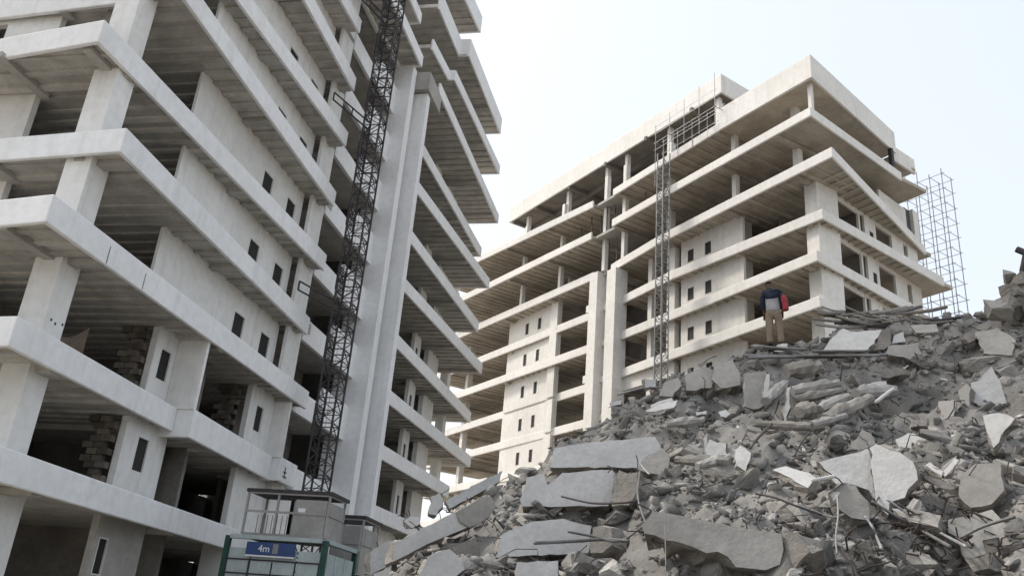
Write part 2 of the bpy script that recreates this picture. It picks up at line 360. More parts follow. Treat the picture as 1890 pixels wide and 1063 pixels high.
L.box('fin', 23.9, 24.5, -1.6, 1.15, 0, 33.9, 'render_white', bevel=0.03)
L.box('fin_cap', 23.5, 26.2, -1.6, 1.3, 33.95, LB(9)+.1, 'raw_concrete')
# far wing
far = {1: [(24.3,-.4),(37.5,.35)], 2: [(24.3,-.25),(40.5,.72)], 3: [(24.3,-.35),(46.4,.62)], 4: [(24.3,-.1),(45.8,.42)], 5: [(24.3,.05),(43.7,1.5)], 6: [(24.3,.05),(43.4,.95)], 7: [(24.3,.05),(42.6,1.7)],
       8: [(24.3,-.15),(43.9,.44)], 9: [(25.7,1.3),(44.5,1.5)], 10: [(25.4,.5),(28.85,.75),(28.9,1.2),(42.1,1.8)], 11: [(25.4,.6),(30.6,.75),(30.65,1.5),(41.2,1.8)], 12: [(25.4,1.1),(32.3,1.7)]}
for k, fr in far.items():
    d = L.slab(fr, -9, LB(k), LT(k)+(0.7 if k >= 11 else 0), close=True)
    u = fr[0][0]+.5
    while u < fr[-1][0]-.4:
        L.rib(d, u, lerp(fr, u)-.2, -3.2, LB(k)+.14, .24, .13); u += 0.8
    for bu in (37.4, 43.0):
        if bu < fr[-1][0]-.3: L.box('bracket_beam', bu-.25, bu+.25, lerp(fr, bu)-.17, -8.9, LB(k)-.1, LB(k)+.13, 'raw_concrete', d)
for k in range(0, 12):
    z0, z1 = (LB(k)+.42, LB(k+1)+.15) if k else (0, LB(1)+.15)
    if k <= 8:
        L.wall(34.6, 36.1, z0, z1, -1.5, -1.25, [(35.0, 35.5, LT(k)+.55, LT(k)+1.75)]) if k else L.box('wall_panel', 31.5, 35.6, -1.5, -1.25, z0, z1, 'wall_white')
        L.box('column', 37.95, 40.6, -1.55, -1.2, z0, z1, 'wall_white')
        L.box('partition_wall', 24.4, 40.5, -6.2, -6.0, z0, z1, 'interior')
        L.box('partition_wall', 40.3, 40.55, -8.3, -1.56, z0, z1, 'wall_cream')
        L.box('column', 43.2, 44.1, -1.7, -1.1, z0, z1, 'wall_white') if k >= 2 else None
        L.box('column', 43.3, 44.0, -7.6, -6.9, z0, z1, 'wall_cream') if k >= 2 else None
    else:
        L.box('partition_wall', 24.4, 38.5, -4.2, -4.0, z0, z1, 'interior')
        L.box('column', 30.0, 30.5, -1.2, -.7, z0, z1, 'raw_concrete'); L.box('column', 38.5, 39, -1.2, -.7, z0, z1, 'raw_concrete')
L.flush('soffit')
tag(L.root, 'white unfinished concrete tower with ribbed soffits and twin fins, filling the near side', 'building')

# ---- far tower
Q = Tower('unfinished_tower', 'cream unfinished concrete tower with overhanging roof, rising behind the rubble heap', (19.88, 53.74), -31, 1, {'band': 'render_cream', 'wall': 'wall_cream'})
QT = lambda k: 4.4+3.4*k
QB = lambda k: 3.6+3.4*k
qn = {1: [(1.2,-17),(-.8,0),(14.2,-.5),(20.9,-.9)], 2: [(1.2,-17),(-.8,-.5),(14.2,-.4),(20.9,-.9)], 3: [(1.2,-17),(-.8,0),(14.2,-.5),(20.9,-.9)], 4: [(1.2,-17),(-.8,-.6),(14.2,-.4),(20.9,-.9)],
      5: [(1.2,-17),(-.8,0),(14.2,-.5),(20.9,-.9)], 6: [(1.6,-9),(-.9,.15),(14.2,-.5),(20.9,-.9)], 7: [(.75,-13.2),(-.8,.0),(14.2,-.55),(20.9,-.75)], 8: [(.5,-16.8),(-.85,-.75),(13.8,-.32),(20.9,-.85)],
      9: [(2.0,-17.2),(-3.0,.62),(7.6,.42),(14.8,.25),(20.9,-.35),(22.3,-.5)]}
qf = {1: [(24.8,-1.3),(57,-1.2)], 2: [(24.8,-1.3),(57,-1.2)], 3: [(24.8,-1.3),(57,-1.2)], 4: [(24.8,-1.3),(57,-1.2)], 5: [(24.8,-1.35),(57,-1.1)], 6: [(24.8,-1.55),(57,-1.6)], 7: [(24.8,-.9),(57,-.1)], 8: [(24.8,-1.25),(56,-.4)],
      9: [(24.6,-.36),(54,.8)]}
def qribs(d, fr, k, back=-4.4, step=0.85):
    u = fr[0][0]+(.4 if fr[0][0] > 5 else 1.9)
    while u < fr[-1][0]-.3:
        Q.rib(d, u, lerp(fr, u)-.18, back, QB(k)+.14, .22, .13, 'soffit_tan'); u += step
for k, fr in qn.items():
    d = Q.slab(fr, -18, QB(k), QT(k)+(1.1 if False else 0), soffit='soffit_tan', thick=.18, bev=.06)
    if k >= 6: qribs(d, fr[1:], k)
    for bu in (0.4, 7.1, 14.4):
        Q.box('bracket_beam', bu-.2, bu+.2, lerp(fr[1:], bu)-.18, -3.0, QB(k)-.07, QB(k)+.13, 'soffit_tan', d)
    if k >= 6:                                                # ribs and beams of the end that faces right
        v = -1.6; e0, e1 = fr[1], fr[0]
        while v > max(fr[0][1], -14)+.5:
            t = (v-e0[1])/(e1[1]-e0[1]); uu = e0[0]+(e1[0]-e0[0])*t
            part('soffit_rib', MB().box(uu+.2, 1.05, v-.11, v+.11, QB(k)+.02, QB(k)+.15), 'soffit_tan', d) if int(-v*10) % 3 else Q.box('bracket_beam', uu+.19, 1.05, v-.17, v+.17, QB(k)-.05, QB(k)+.13, 'soffit_tan', d)
            v -= 0.9
for k, fr in qf.items():
    d = Q.slab(fr, -9.5, QB(k), QT(k), soffit='soffit_tan', thick=.18, bev=.06, close=True)
    if k >= 5: qribs(d, fr, k, -6.0, 1.0)
    for bu in (31.5, 39.6, 46.2, 52.0):
        if bu < fr[-1][0]-.3: Q.box('bracket_beam', bu-.22, bu+.22, lerp(fr, bu)-.18, -9.3, QB(k)-.1, QB(k)+.13, 'soffit_tan', d)
SK = []                                                        # pieces of the end facade, which runs a little askew
for k in range(0, 9):
    z0, z1 = (QB(k)+.42, QB(k+1)+.16) if k else (0, QB(1)+.16); wz = QT(k)+.75
    Q.box('column', -.1, .96, -3.5, -1.2, z0, z1, 'wall_cream', bevel=.02)
    Q.wall(6.9, 13.75, z0, z1, -1.45, -1.2, [(10.28, 11.0, wz-.12, wz+.98), (12.26, 12.98, wz-.12, wz+.98)])
    Q.box('column', 14.35, 15.3, -1.6, -1.05, z0, z1, 'wall_cream')
    Q.box('column', 7.25, 7.6, -2.6, -1.46, z0, z1, 'raw_concrete'); Q.box('column', 17.6, 18.1, -1.9, -1.4, z0, z1, 'wall_cream')
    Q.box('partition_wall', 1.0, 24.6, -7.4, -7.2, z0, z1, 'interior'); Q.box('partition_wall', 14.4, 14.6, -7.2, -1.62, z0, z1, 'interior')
    Q.wall(31.2, 40.6, z0, z1, -1.6, -1.35, [(34.5, 35.1, wz-.15, wz+1.1), (36.8, 37.4, wz-.15, wz+1.1)])
    Q.box('column', 31.2, 32.4, -1.33, -1.05, z0, z1, 'wall_cream')
    Q.box('partition_wall', 24.7, 31.3, -7.4, -7.2, z0, z1, 'interior'); Q.box('partition_wall', 40.35, 40.6, -9.5, -1.62, z0, z1, 'wall_cream'); Q.box('column', 46.0, 46.5, -9.2, -8.7, z0, z1, 'wall_cream'); Q.box('column', 50.0, 50.6, -2.6, -2.0, z0, z1, 'wall_cream'); Q.box('edge_beam', 40.6, 56.5, -9.45, -9.1, z1-.5, z1-.03, 'soffit_tan')
    Q.box('partition_wall', 28.4, 28.6, -7.2, -3.0, z0, z1, 'interior')
    # the end that faces right: openings, a narrow door slot and a small window
    SK.append(Q.wall(-16.2, -7.7, z0, z1, .1, .3, [(-8.98, -8.38, QT(k)+.4, QT(k)+1.5), (-11.9, -9.4, z0, z1-.35), (-14.5, -13.8, z0, z1-.3)], along='v'))
    SK.append(Q.box('column', .1, .3, -7.05, -6.85, z0, z1, 'wall_cream')); SK.append(Q.box('lintel', .13, .28, -6.84, -3.52, z1-.45, z1, 'wall_cream')); SK.append(Q.box('lintel', .13, .28, -7.69, -7.06, z1-.3, z1, 'wall_cream'))
    Q.box('partition_wall', 5.2, 5.4, -7.2, -3.6, z0, z1, 'interior')
for k in range(2, 9):
    Q.box('stair_panel', 15.3, 20.9, -1.35, -1.15, QB(k)-(1.1 if k == 6 else .0), QT(k)-.02, 'render_cream') if k == 6 else None
    Q.box('fin_link', 22.2, 23.6, -1.1, -.75, QB(k)+.1, QT(k)-.15, 'render_cream')
    Q.box('fin_link', 24.85, 25.9, -1.25, -.6, QT(k)-.35, QT(k)+.35, 'render_cream') if k in (6, 8) else None
Q.box('fin', 20.9, 22.2, -1.4, -.02, 0, QB(9)-.02, 'render_cream', bevel=.03); Q.box('fin', 23.6, 24.8, -1.4, -.05, 0, QB(9)+.45, 'render_cream', bevel=.03)
# the open upper floors
up = [(10, [(-.65,-10.8),(-2.1,1.45),(13.5,1.22),(20.4,1.05)]), (10, [(23.6,.9),(52,2.3)]), (11, [(6.95,1.15),(20.8,.75)]), (11, [(23.7,.8),(51,3.4)])]
for k, fr in up:
    nearside = fr[0][0] < 5; mid = 5 < fr[0][0] < 20
    d = Q.slab(fr, -14, QB(k), QT(k)-.05, soffit='soffit_tan', thick=.18, bev=.06, close=not (nearside or mid))
    qribs(d, fr[1:] if nearside else fr, k, -4.4, 0.9)
    for bu in ((1.2, 6.8, 20.1) if nearside else (7.3, 14.5, 20.1) if mid else (24.0, 30.5, 37.2)): Q.box('bracket_beam', bu-.2, bu+.2, lerp(fr[1:] if nearside else fr, bu)-.18, -6.0, QB(k)-.1, QB(k)+.13, 'soffit_tan', d)
for k in (9, 10, 11): Q.box('joint_deck', 20.4 if k == 10 else 20.85 if k == 11 else 22.32, 23.55, -12, .35 if k > 9 else -.75, QB(k)+.2, QB(k)+.46, 'raw_concrete')
for k in (9, 10, 11):
    z0, z1 = QB(k)+.42, QB(k+1)+.16
    for pu, pv, w in ((1.4,-1.0,.5),(6.9,-.35,.42),(15.0,-.9,.55),(20.4,-.3,.42),(23.2,-.3,.42),(30.5,-.5,.4),(37.3,-.4,.4)):
        if k == 11 and pu < 8: continue
        Q.box('column', pu-w/2, pu+w/2, pv-w, pv, z0, z1, 'wall_cream')
    Q.box('partition_wall', 3.0, 38.0, -7.6, -7.4, z0, z1, 'interior')
    Q.box('partition_wall', 32.5, 32.8, -7.4, -3.2, z0, z1, 'wall_cream'); Q.box('partition_wall', 13.2, 13.4, -7.4, -3.2, z0, z1, 'interior')
    Q.box('partition_wall', 3.0, 3.2, -13.5, -3.2, z0, z1, 'interior')
SK.append(Q.wall(-13.9, -9.6, QT(9)-.2, QB(10)-.6, -.35, -.15, [], along='v')); SK.append(Q.box('louvre_panel', -.2, -.1, -14.9, -14.0, QT(9)-.2, QB(10)-.3, 'steel_dark')); SK.append(Q.box('column', -.4, .1, -16.0, -15.1, QT(9)-.2, QB(10)-.1, 'wall_cream'))
for o in SK:
    for q in [o]+list(o.children):
        for v in q.data.vertices:
            if v.co.y < -3: v.co.x += .155*(-v.co.y-3)
Q.box('column', .1, .4, -11.2, -10.9, QT(10)-.3, QB(11), 'steel_dark')
# parapets of the roof
d = Q.slab([(.37,-12),(-2.1,1.1),(6.92,1.17)], -12, QB(11)+.01, QB(11)+2.0, thick=.2, soffit='soffit_tan', bev=.04)
Q.slab([(1.0,-15.4),(.75,-12.1)], -15.4, QB(11)-.35, QB(11)+1.05, thick=.2, deck=False, bev=.04)
Q.box('floor_slab', .95, 6.9, -15.3, -12.05, QB(11)-.2, QB(11)+.1, 'soffit_tan')
Q.box('column', -1.5, -1.22, .25, .53, QT(10)-.3, QB(11)+.2, 'wall_cream')
d = Q.slab([(9.2,-12),(8.6,-.9),(41.2,-.4)], -12, QB(12)+2.1, QB(12)+4.0, soffit='interior', thick=.2, bev=.04, close=True, name='roof_slab')
for bu in (12, 18, 24, 30, 36, 40.5): Q.box('roof_beam', bu-.15, bu+.15, -.62, -11.5, QB(12)+1.8, QB(12)+2.23, 'interior', d)
for bv in (-3.2, -6.0): Q.box('roof_beam', 9, 41, bv-.15, bv+.15, QB(12)+1.7, QB(12)+2.2, 'interior', d)
for pu in (9.5, 15.5, 21.5, 24.5, 31, 38.6): Q.box('column', pu-.2, pu+.2, -1.7, -1.3, QT(11)-.3, QB(12)+2.2, 'wall_cream')
Q.box('partition_wall', 9.0, 36, -7.6, -7.4, QT(11)-.3, QB(12)+2.2, 'interior')
Q.box('partition_wall', 39.5, 45.0, -4.5, -4.3, QT(10), QT(11)+1.2, 'render_cream')
Q.flush('soffit_tan')

# ------------------------------------------------------------------ hoists, enclosure and scaffolds
def lattice_mast(name, label, base, rz, w, ztop, sec, mats, rleg=0.045, rb=0.026, z0=0.0):
    t = thing(name, label, 'hoist mast', (base[0], base[1], z0), rz)
    h = w/2
    for sx, sy in ((-1,-1),(1,-1),(1,1),(-1,1)): part('leg', MB().tube((sx*h, sy*h, 0), (sx*h, sy*h, ztop-z0), rleg, 6), mats[0], t)
    m = MB(); c = [(-h,-h),(h,-h),(h,h),(-h,h)]
    for i in range(4):
        a, b = c[i], c[(i+1)%4]
        m.tube((*a, 0), (*b, 0), rb, 4); m.tube((*a, sec*.5), (*b, sec*.5), rb*.8, 4)
        m.tube((*a, 0), (*b, sec*.5), rb*.8, 4); m.tube((*b, sec*.5), (*a, sec), rb*.8, 4)
    me = m.mesh('brace_frame', mats[1]); z = 0.0
    while z+sec < ztop-z0+.01:
        link('brace_frame', me, t, (0, 0, z)); z += sec
    return t
def loc(T, u, v, z=0.0):
    p = T.root.matrix_basis @ Vector((u, T.s*v, z)); return p
for T in (L, Q): T.root.matrix_basis = Matrix.Translation(T.root.location) @ Matrix.Rotation(T.root.rotation_euler.z, 4, 'Z')
p = loc(L, 15.7, 1.5)
mast = lattice_mast('lattice_hoist_mast', 'dark steel lattice hoist mast climbing the near tower beside the twin fins', p, L.root.rotation_euler.z, 0.86, 37.5, 1.15, ('steel_dark', 'steel_dark'), .05, .03)
# ties back to the slab edges and mesh landing gates, each on the mast
for k in (3, 6, 8):
    z = LB(k)+1.15
    m = MB()
    for dz in (0, .42): m.tube((-2.4, 1.35, z+dz), (.43, .43, z+dz), .045, 5).tube((.43, .43, z+dz), (2.6, 1.9, z+dz), .04, 5)
    m.tube((-2.4, 1.35, z), (-2.4, 1.35, z+.42), .05, 5).tube((-1.0, .9, z), (-1.0, .9, z+.42), .04, 5)
    part('wall_tie', m, 'steel_dark', mast)
for k in range(2, 11):
    z = LB(k)-1.35; m = MB()
    for j in range(7): m.tube((-.43+j*.143, .50, z), (-.43+j*.143, .50, z+1.25), .02, 4)
    for j in range(5): m.tube((-.45, .50, z+j*.31), (.45, .50, z+j*.31), .02, 4)
    part('landing_gate', m, 'steel_dark', mast)
# ground enclosure of the hoist
enc = thing('hoist_enclosure', 'green framed mesh enclosure at the foot of the hoist with a blue sign', 'hoist enclosure', loc(L, 8.5, 5.3), L.root.rotation_euler.z)
EW, ED, EH = 2.9, 3.6, 4.62                                   # along the wall, out from it, height; local x = u, y = towards the wall
for x, y in ((0, 0), (0, ED), (EW, 0), (EW, ED)):
    part('post', MB().box(x-.09, x+.09, y-.09, y+.09, 0, EH), 'green_paint', enc, .01)
for z in (EH-.02, EH*.5):
    part('rail', MB().box(-.11, .11, .1, ED-.1, z-.07, z+.07), 'mesh_panel' if z > 3 else 'green_paint', enc); part('rail', MB().box(.1, EW-.1, -.11, .11, z-.07, z+.07), 'mesh_panel' if z > 3 else 'green_paint', enc)
for j in range(4):                                            # infill panels, front (faces the viewer) then side
    for i in range(4):
        y0 = .12+i*.85; z0 = .2+j*1.02
        part('mesh_panel', MB().box(-.03, .0, y0, y0+.80, z0, z0+.97), 'mesh_panel', enc)
    for i in range(3):
        x0 = .12+i*.9; part('mesh_panel', MB().box(x0, x0+.86, -.02, .01, .2+j*1.02, 1.17+j*1.02), 'mesh_panel', enc)
for i in range(5): part('bar', MB().tube((-.06, .1+i*.85, .1), (-.06, .1+i*.85, EH-.8), .03, 5), 'steel_dark', enc)
for j in range(9): part('bar', MB().tube((-.065, .1, .18+j*.46), (-.065, ED-.1, .18+j*.46), .024, 5), 'steel_dark', enc)
sg = part('sign_board', MB().box(-.16, -.12, 1.0, 2.8, EH-.60, EH-.18), 'sign_blue', enc)
part('sign_band', MB().box(-.165, -.161, 1.0, 2.8, EH-.66, EH-.61), 'sign_white', sg)
part('sign_patch', MB().box(-.168, -.162, 1.62, 1.82, EH-.54, EH-.22), 'sign_grey', sg)
def lettering(txt, size, mat, parent, loc_, rot):
    cu = bpy.data.curves.new('lettering', 'FONT'); cu.body = txt; cu.size = size; cu.extrude = .004
    o = bpy.data.objects.new('tmp', cu); COL.objects.link(o); bpy.context.view_layer.update()
    me = bpy.data.meshes.new_from_object(o.evaluated_get(bpy.context.evaluated_depsgraph_get())); bpy.data.objects.remove(o)
    me.name = 'lettering'; me.materials.clear(); me.materials.append(MAT[mat])
    q = link('lettering', me, parent, loc_); q.rotation_euler = rot; return q
lettering('4m', .34, 'sign_white', sg, (-.17, 2.35, EH-.5), (R(90), 0, R(-90)))
# hoist cars standing over the enclosure
def hoist_car(label, o, w, d, h, closed):
    t = thing('hoist_car', label, 'hoist car', o, L.root.rotation_euler.z)
    for x, y in ((0,0),(w,0),(w,d),(0,d),(0,d*.62)): part('post', MB().box(x-.035, x+.035, y-.035, y+.035, 0, h), 'sheet_grey', t)
    for z in (0.02, h*.55, h): part('rail', MB().box(-.05, -.036, .04, d-.04, z-.04, z+.04).box(.04, w-.04, -.05, -.036, z-.04, z+.04), 'sheet_grey', t)
    part('roof', MB().box(-.08, w+.15, -.1, d+.08, h+.02, h+.14), 'steel_dark', t)
    part('floor', MB().box(-.05, w+.05, -.05, d+.05, -.1, -.03), 'steel_dark', t)
    for y0, y1 in closed: part('side_panel', MB().box(-.02, .0, y0, y1, .02, h*.88), 'sheet_grey', t)
    part('side_panel', MB().box(.05, w-.05, -.02, .0, .02, h*.85), 'sheet_grey', t)
    m = MB()
    for j in range(9): m.tube((.25, d*.4+j*d*.06, .05), (.25, d*.4+j*d*.06, h*.5), .014, 4)
    part('guard_bars', m, 'steel_grey', t)
    return t
hc = hoist_car('open steel hoist car with a grey side sheet on top of the green enclosure', loc(L, 9.0, 5.0, 4.75), 1.5, 3.1, 1.45, [(.06, 1.25)])
part('label_plate', MB().box(-.032, -.022, .85, 1.12, .78, .98), 'sign_white', hc)
hoist_car('smaller grey sheet-clad hoist car behind and beside the green enclosure', loc(L, 12.4, 5.1, 3.9), 1.8, 1.5, 2.0, [(.06, 1.2)])

# mast and tube scaffold on the far tower
qp = loc(Q, 12.9, 1.6)
lattice_mast('lattice_hoist_mast', 'slim grey lattice hoist mast running up the middle of the far tower', qp, Q.root.rotation_euler.z, 0.72, 41.5, 1.2, ('steel_galv', 'steel_grey'), .055, .03)
t = thing('tube_scaffold', 'thin pale tube scaffold standing on the roof edge of the far tower', 'scaffold', loc(Q, 6.5, 2.0, QB(11)), Q.root.rotation_euler.z)
for i in range(5):
    x = i*1.75; part('standard', MB().tube((x, 0, -2.6 if i > 3 else 0), (x, 0, 4.9-.35*i), .028, 5), 'steel_galv', t)
    part('standard', MB().tube((x, -.9, 0), (x, -.9, 2.4), .028, 5), 'steel_galv', t)
    part('transom', MB().tube((x, -.95, 1.7), (x, .15, 1.7), .03, 5), 'steel_grey', t)
for z in (1.0, 1.7, 2.6, 3.3): part('ledger', MB().tube((-.2, 0, z), (7.2, 0, z), .022, 5), 'steel_galv', t)
for z in (1.0, 2.2): part('ledger', MB().tube((-.2, -.9, z), (7.2, -.9, z), .022, 5), 'steel_galv', t)
sp0 = at_r(1680, 420, 75.0); sp1 = at_r(1750, 420, 73.5)
t = thing('tube_scaffold', 'tall free-standing tube scaffold tower beside the far end of the far tower', 'scaffold', (sp0.x, sp0.y, 0), math.atan2(sp1.y-sp0.y, sp1.x-sp0.x))
sw = math.hypot(sp1.x-sp0.x, sp1.y-sp0.y); ztop = at_r(1745, 311, 74).z
for i in range(4):
    for dep in (0, 1.5):
        part('standard', MB().tube((i*sw/3, dep, 0), (i*sw/3, dep, ztop-1.2*dep*.4+random.uniform(-.5, .4)), .04, 5), 'steel_galv', t)
z = 14.0
while z < ztop-.4:
    for dep in (0, 1.5): part('ledger', MB().tube((-.25, dep, z), (sw+.25, dep, z+random.uniform(-.06, .06)), .03, 5), 'steel_galv', t)
    for i in range(4): part('transom', MB().tube((i*sw/3, -.15, z+.1), (i*sw/3, 1.65, z+.1), .028, 5), 'steel_galv', t)
    z += 1.4

G7 = 'thin steel props under the open floors of the far tower'
for i, (pu, pv, k) in enumerate([(22.0,-.6,10),(22.6,-1.0,10),(23.0,-.4,10),(21.4,-1.3,10),(24.6,-.9,10),(25.4,-.5,10),(21.8,-.8,9),(23.2,-.9,9),(28.0,-1.2,10),(18.2,-1.0,10)]):
    p = loc(Q, pu, pv, QB(k)+.42); o = part('steel_prop', MB().tube((0, 0, 0), (random.uniform(-.1, .1), random.uniform(-.1, .1), 3.05), .06, 6).box(-.12, .12, -.12, .12, 0, .03), 'steel_grey'); o.location = p
    tag(o, '%s thin steel prop from the scaffold under the open %s floor of far tower' % (['third','fifth','sixth','second','seventh','eighth','first','second','ninth','first'][i], 'upper' if k == 10 else 'lower'), 'prop', G7)

# ------------------------------------------------------------------ rubble heap
def pt(px, py, r): return at_r(px, py, r)
ctrl = []
for (px, py, r) in [(690,1045,14.5),(760,990,15),(820,945,15.5),(930,880,16.5),(1000,845,17.5),(1040,820,18),(1100,775,19),(1180,725,20),(1250,690,20.5),(1300,668,21),(1370,655,21.2),(1430,641,21.2),(1500,612,22),(1560,592,23),(1640,590,23.5),(1700,595,23.5),(1780,590,23.5),(1850,575,23),(1889,565,22),
        (960,910,14.5),(1100,900,14),(1250,900,14),(1400,900,13.5),(1550,880,13.6),(1700,860,14),(1850,850,14.5),
        (1150,800,17),(1300,790,17),(1450,790,16.5),(1600,780,17),(1750,770,17),(1880,760,17),
        (1300,705,19.5),(1450,710,19),(1600,690,19.5),(1750,680,20),(1880,670,20),
        (900,1000,12.6),(1050,990,11.7),(1250,1000,11.1),(1450,1000,10.9),(1650,985,11.3),(1850,980,11.8),
        (720,1063,13.2),(850,1063,11.4),(1000,1063,10.2),(1200,1063,9.5),(1400,1063,9.3),(1600,1063,9.5),(1800,1063,9.9),(1889,1063,10.1)]:
    q = pt(px, py, r); ctrl.append((q.x, q.y, q.z))
def pol(az, r, z): ctrl.append((math.sin(R(az))*r, math.cos(R(az))*r, z))
for az in (-8, 0, 8, 16, 24, 32, 40): pol(az, 6.8, 0.1); pol(az, 5.0, 0.0)
for az, r in ((-13, 13), (-14, 16), (-12, 20), (-9, 24)): pol(az, r, 0.0)
for az, r, z in ((-4, 22, 2.2), (2, 24, 4.5), (6, 25, 5.0), (12, 26, 6.5), (18, 27.5, 6.5), (24, 29, 7.5), (30, 29, 8.0), (36, 26, 9.5), (40, 20, 7.0), (42, 14, 4.5), (40, 10, 2.2)): pol(az, r, z)
for az in (-6, 3, 12, 21, 30, 38): pol(az, 34, 1.0)
CP = np.array(ctrl)
def tps(d2): return np.where(d2 > 1e-9, 0.5*d2*np.log(np.maximum(d2, 1e-9)), 0.0)
n_ = len(CP); K = tps(((CP[:, None, :2]-CP[None, :, :2])**2).sum(-1)) + np.eye(n_)*0.35
Pm = np.hstack([np.ones((n_, 1)), CP[:, :2]]); A_ = np.block([[K, Pm], [Pm.T, np.zeros((3, 3))]])
sol = np.linalg.solve(A_, np.concatenate([CP[:, 2], np.zeros(3)]))
def base_h(x, y):
    x = np.atleast_1d(np.asarray(x, float)); y = np.atleast_1d(np.asarray(y, float)); o = sol[n_]+sol[n_+1]*x+sol[n_+2]*y
    for i in range(n_): o = o + sol[i]*tps((x-CP[i, 0])**2+(y-CP[i, 1])**2)
    return o
_perm = rng.random((256, 256))
def vnoise(x, y):
    xi, yi = np.floor(x).astype(int), np.floor(y).astype(int); fx, fy = x-xi, y-yi; fx = fx*fx*(3-2*fx); fy = fy*fy*(3-2*fy)
    g_ = lambda a, b: _perm[a % 256, b % 256]
    return (g_(xi, yi)*(1-fx)+g_(xi+1, yi)*fx)*(1-fy)+(g_(xi, yi+1)*(1-fx)+g_(xi+1, yi+1)*fx)*fy - .5
def rough_h(x, y):
    a = vnoise(x*.7+3, y*.7+9)*.55 + vnoise(x*1.7, y*1.7+40)*.38 + vnoise(x*4.1+7, y*4.1)*.22 + vnoise(x*9.3, y*9.3+5)*.13 + vnoise(x*21, y*21)*.06
    st = np.abs(vnoise(x*1.1+50, y*1.1))*-.5                    # creases
    return a + st
XS = np.arange(-6, 18.6, .085); YS = np.arange(5.0, 32, .085)
GX, GY = np.meshgrid(XS, YS); HB = base_h(GX.ravel(), GY.ravel()).reshape(GX.shape)
for (px, py, dep, rad, r) in [(1725,925,1.3,.62,12.6),(1268,1048,1.2,.6,9.9),(1200,1030,.8,.5,10.1),(1500,1030,.9,.35,10.2),(1652,712,.7,.4,19.2),(1030,945,.5,.5,13.2),(1130,1000,.6,.5,11.5),(1330,735,.5,.4,18.6),(1700,985,.6,.6,11.2),(1560,985,.5,.45,11.0),(840,1000,.5,.5,13.5)]:
    q = at_r(px, py, r); HB = HB - dep*np.exp(-((GX-q.x)**2+(GY-q.y)**2)/(2*rad*rad))   # hollows between the slabs
PIT = np.zeros_like(HB)
for _ in range(260):                                            # gaps between the lumps
    qx, qy = random.uniform(-3.5, 14.5), random.uniform(8.5, 23.5); dep = random.uniform(.25, .75); rad = random.uniform(.10, .24); an = random.uniform(0, 3.14); el_ = random.uniform(1, 2.6)
    dx_, dy_ = GX-qx, GY-qy; a_, b_ = dx_*math.cos(an)+dy_*math.sin(an), -dx_*math.sin(an)+dy_*math.cos(an); PIT -= dep*np.exp(-((a_/el_)**2+b_**2)/(2*rad*rad))
HH = HB - .10 + PIT + rough_h(GX, GY)*.95; HH = np.where(HB < .35, np.minimum(HH, HB), HH)
nx, ny = len(XS), len(YS)
me = bpy.data.meshes.new('rubble_mound')
vv = np.stack([GX.ravel(), GY.ravel(), HH.ravel()], 1)
ii = (np.arange(ny-1)[:, None]*nx + np.arange(nx-1)[None, :]).ravel()
ff = np.stack([ii, ii+1, ii+nx+1, ii+nx], 1)
me.vertices.add(len(vv)); me.vertices.foreach_set('co', vv.ravel()); me.loops.add(ff.size); me.loops.foreach_set('vertex_index', ff.ravel().astype(np.int32))
me.polygons.add(len(ff)); me.polygons.foreach_set('loop_start', np.arange(0, ff.size, 4, dtype=np.int32)); me.polygons.foreach_set('loop_total', np.full(len(ff), 4, np.int32)); me.update()
me.materials.append(MAT['dust']); mo = link('rubble_mound', me); mo['kind'] = 'stuff'
mo['label'] = 'heap of grey crushed concrete and dust from the collapsed tower'
def hsample(x, y, grid):
    fx = (x-XS[0])/.085; fy = (y-YS[0])/.085; i = int(min(max(fx, 0), nx-2)); j = int(min(max(fy, 0), ny-2)); a, b = fx-i, fy-j
    return (grid[j, i]*(1-a)+grid[j, i+1]*a)*(1-b)+(grid[j+1, i]*(1-a)+grid[j+1, i+1]*a)*b
def surf(x, y): return hsample(x, y, HH)
def hit(px, py, grid=None, rmin=7.5, rmax=26.0):
    """where the sight line to a surveyed point meets the heap"""
    g_ = HB if grid is None else grid; d = ray(px, py); k = 1/math.hypot(d.x, d.y); r = rmin
    while r < rmax:
        x, y, z = d.x*k*r, d.y*k*r, d.z*k*r+EYE
        if hsample(x, y, g_) > z: return Vector((x, y, z))
        r += .06
    return None
def normal_at(x, y, e=.25):
    return Vector((-(hsample(x+e, y, HB)-hsample(x-e, y, HB))/(2*e), -(hsample(x, y+e, HB)-hsample(x, y-e, HB))/(2*e), 1)).normalized()
def basis(p, el, yaw):
    h = Vector((-p.x, -p.y, 0)).normalized(); h = Matrix.Rotation(R(yaw), 3, 'Z') @ h
    return (h*math.cos(R(el)) + Vector((0, 0, math.sin(R(el))))).normalized()
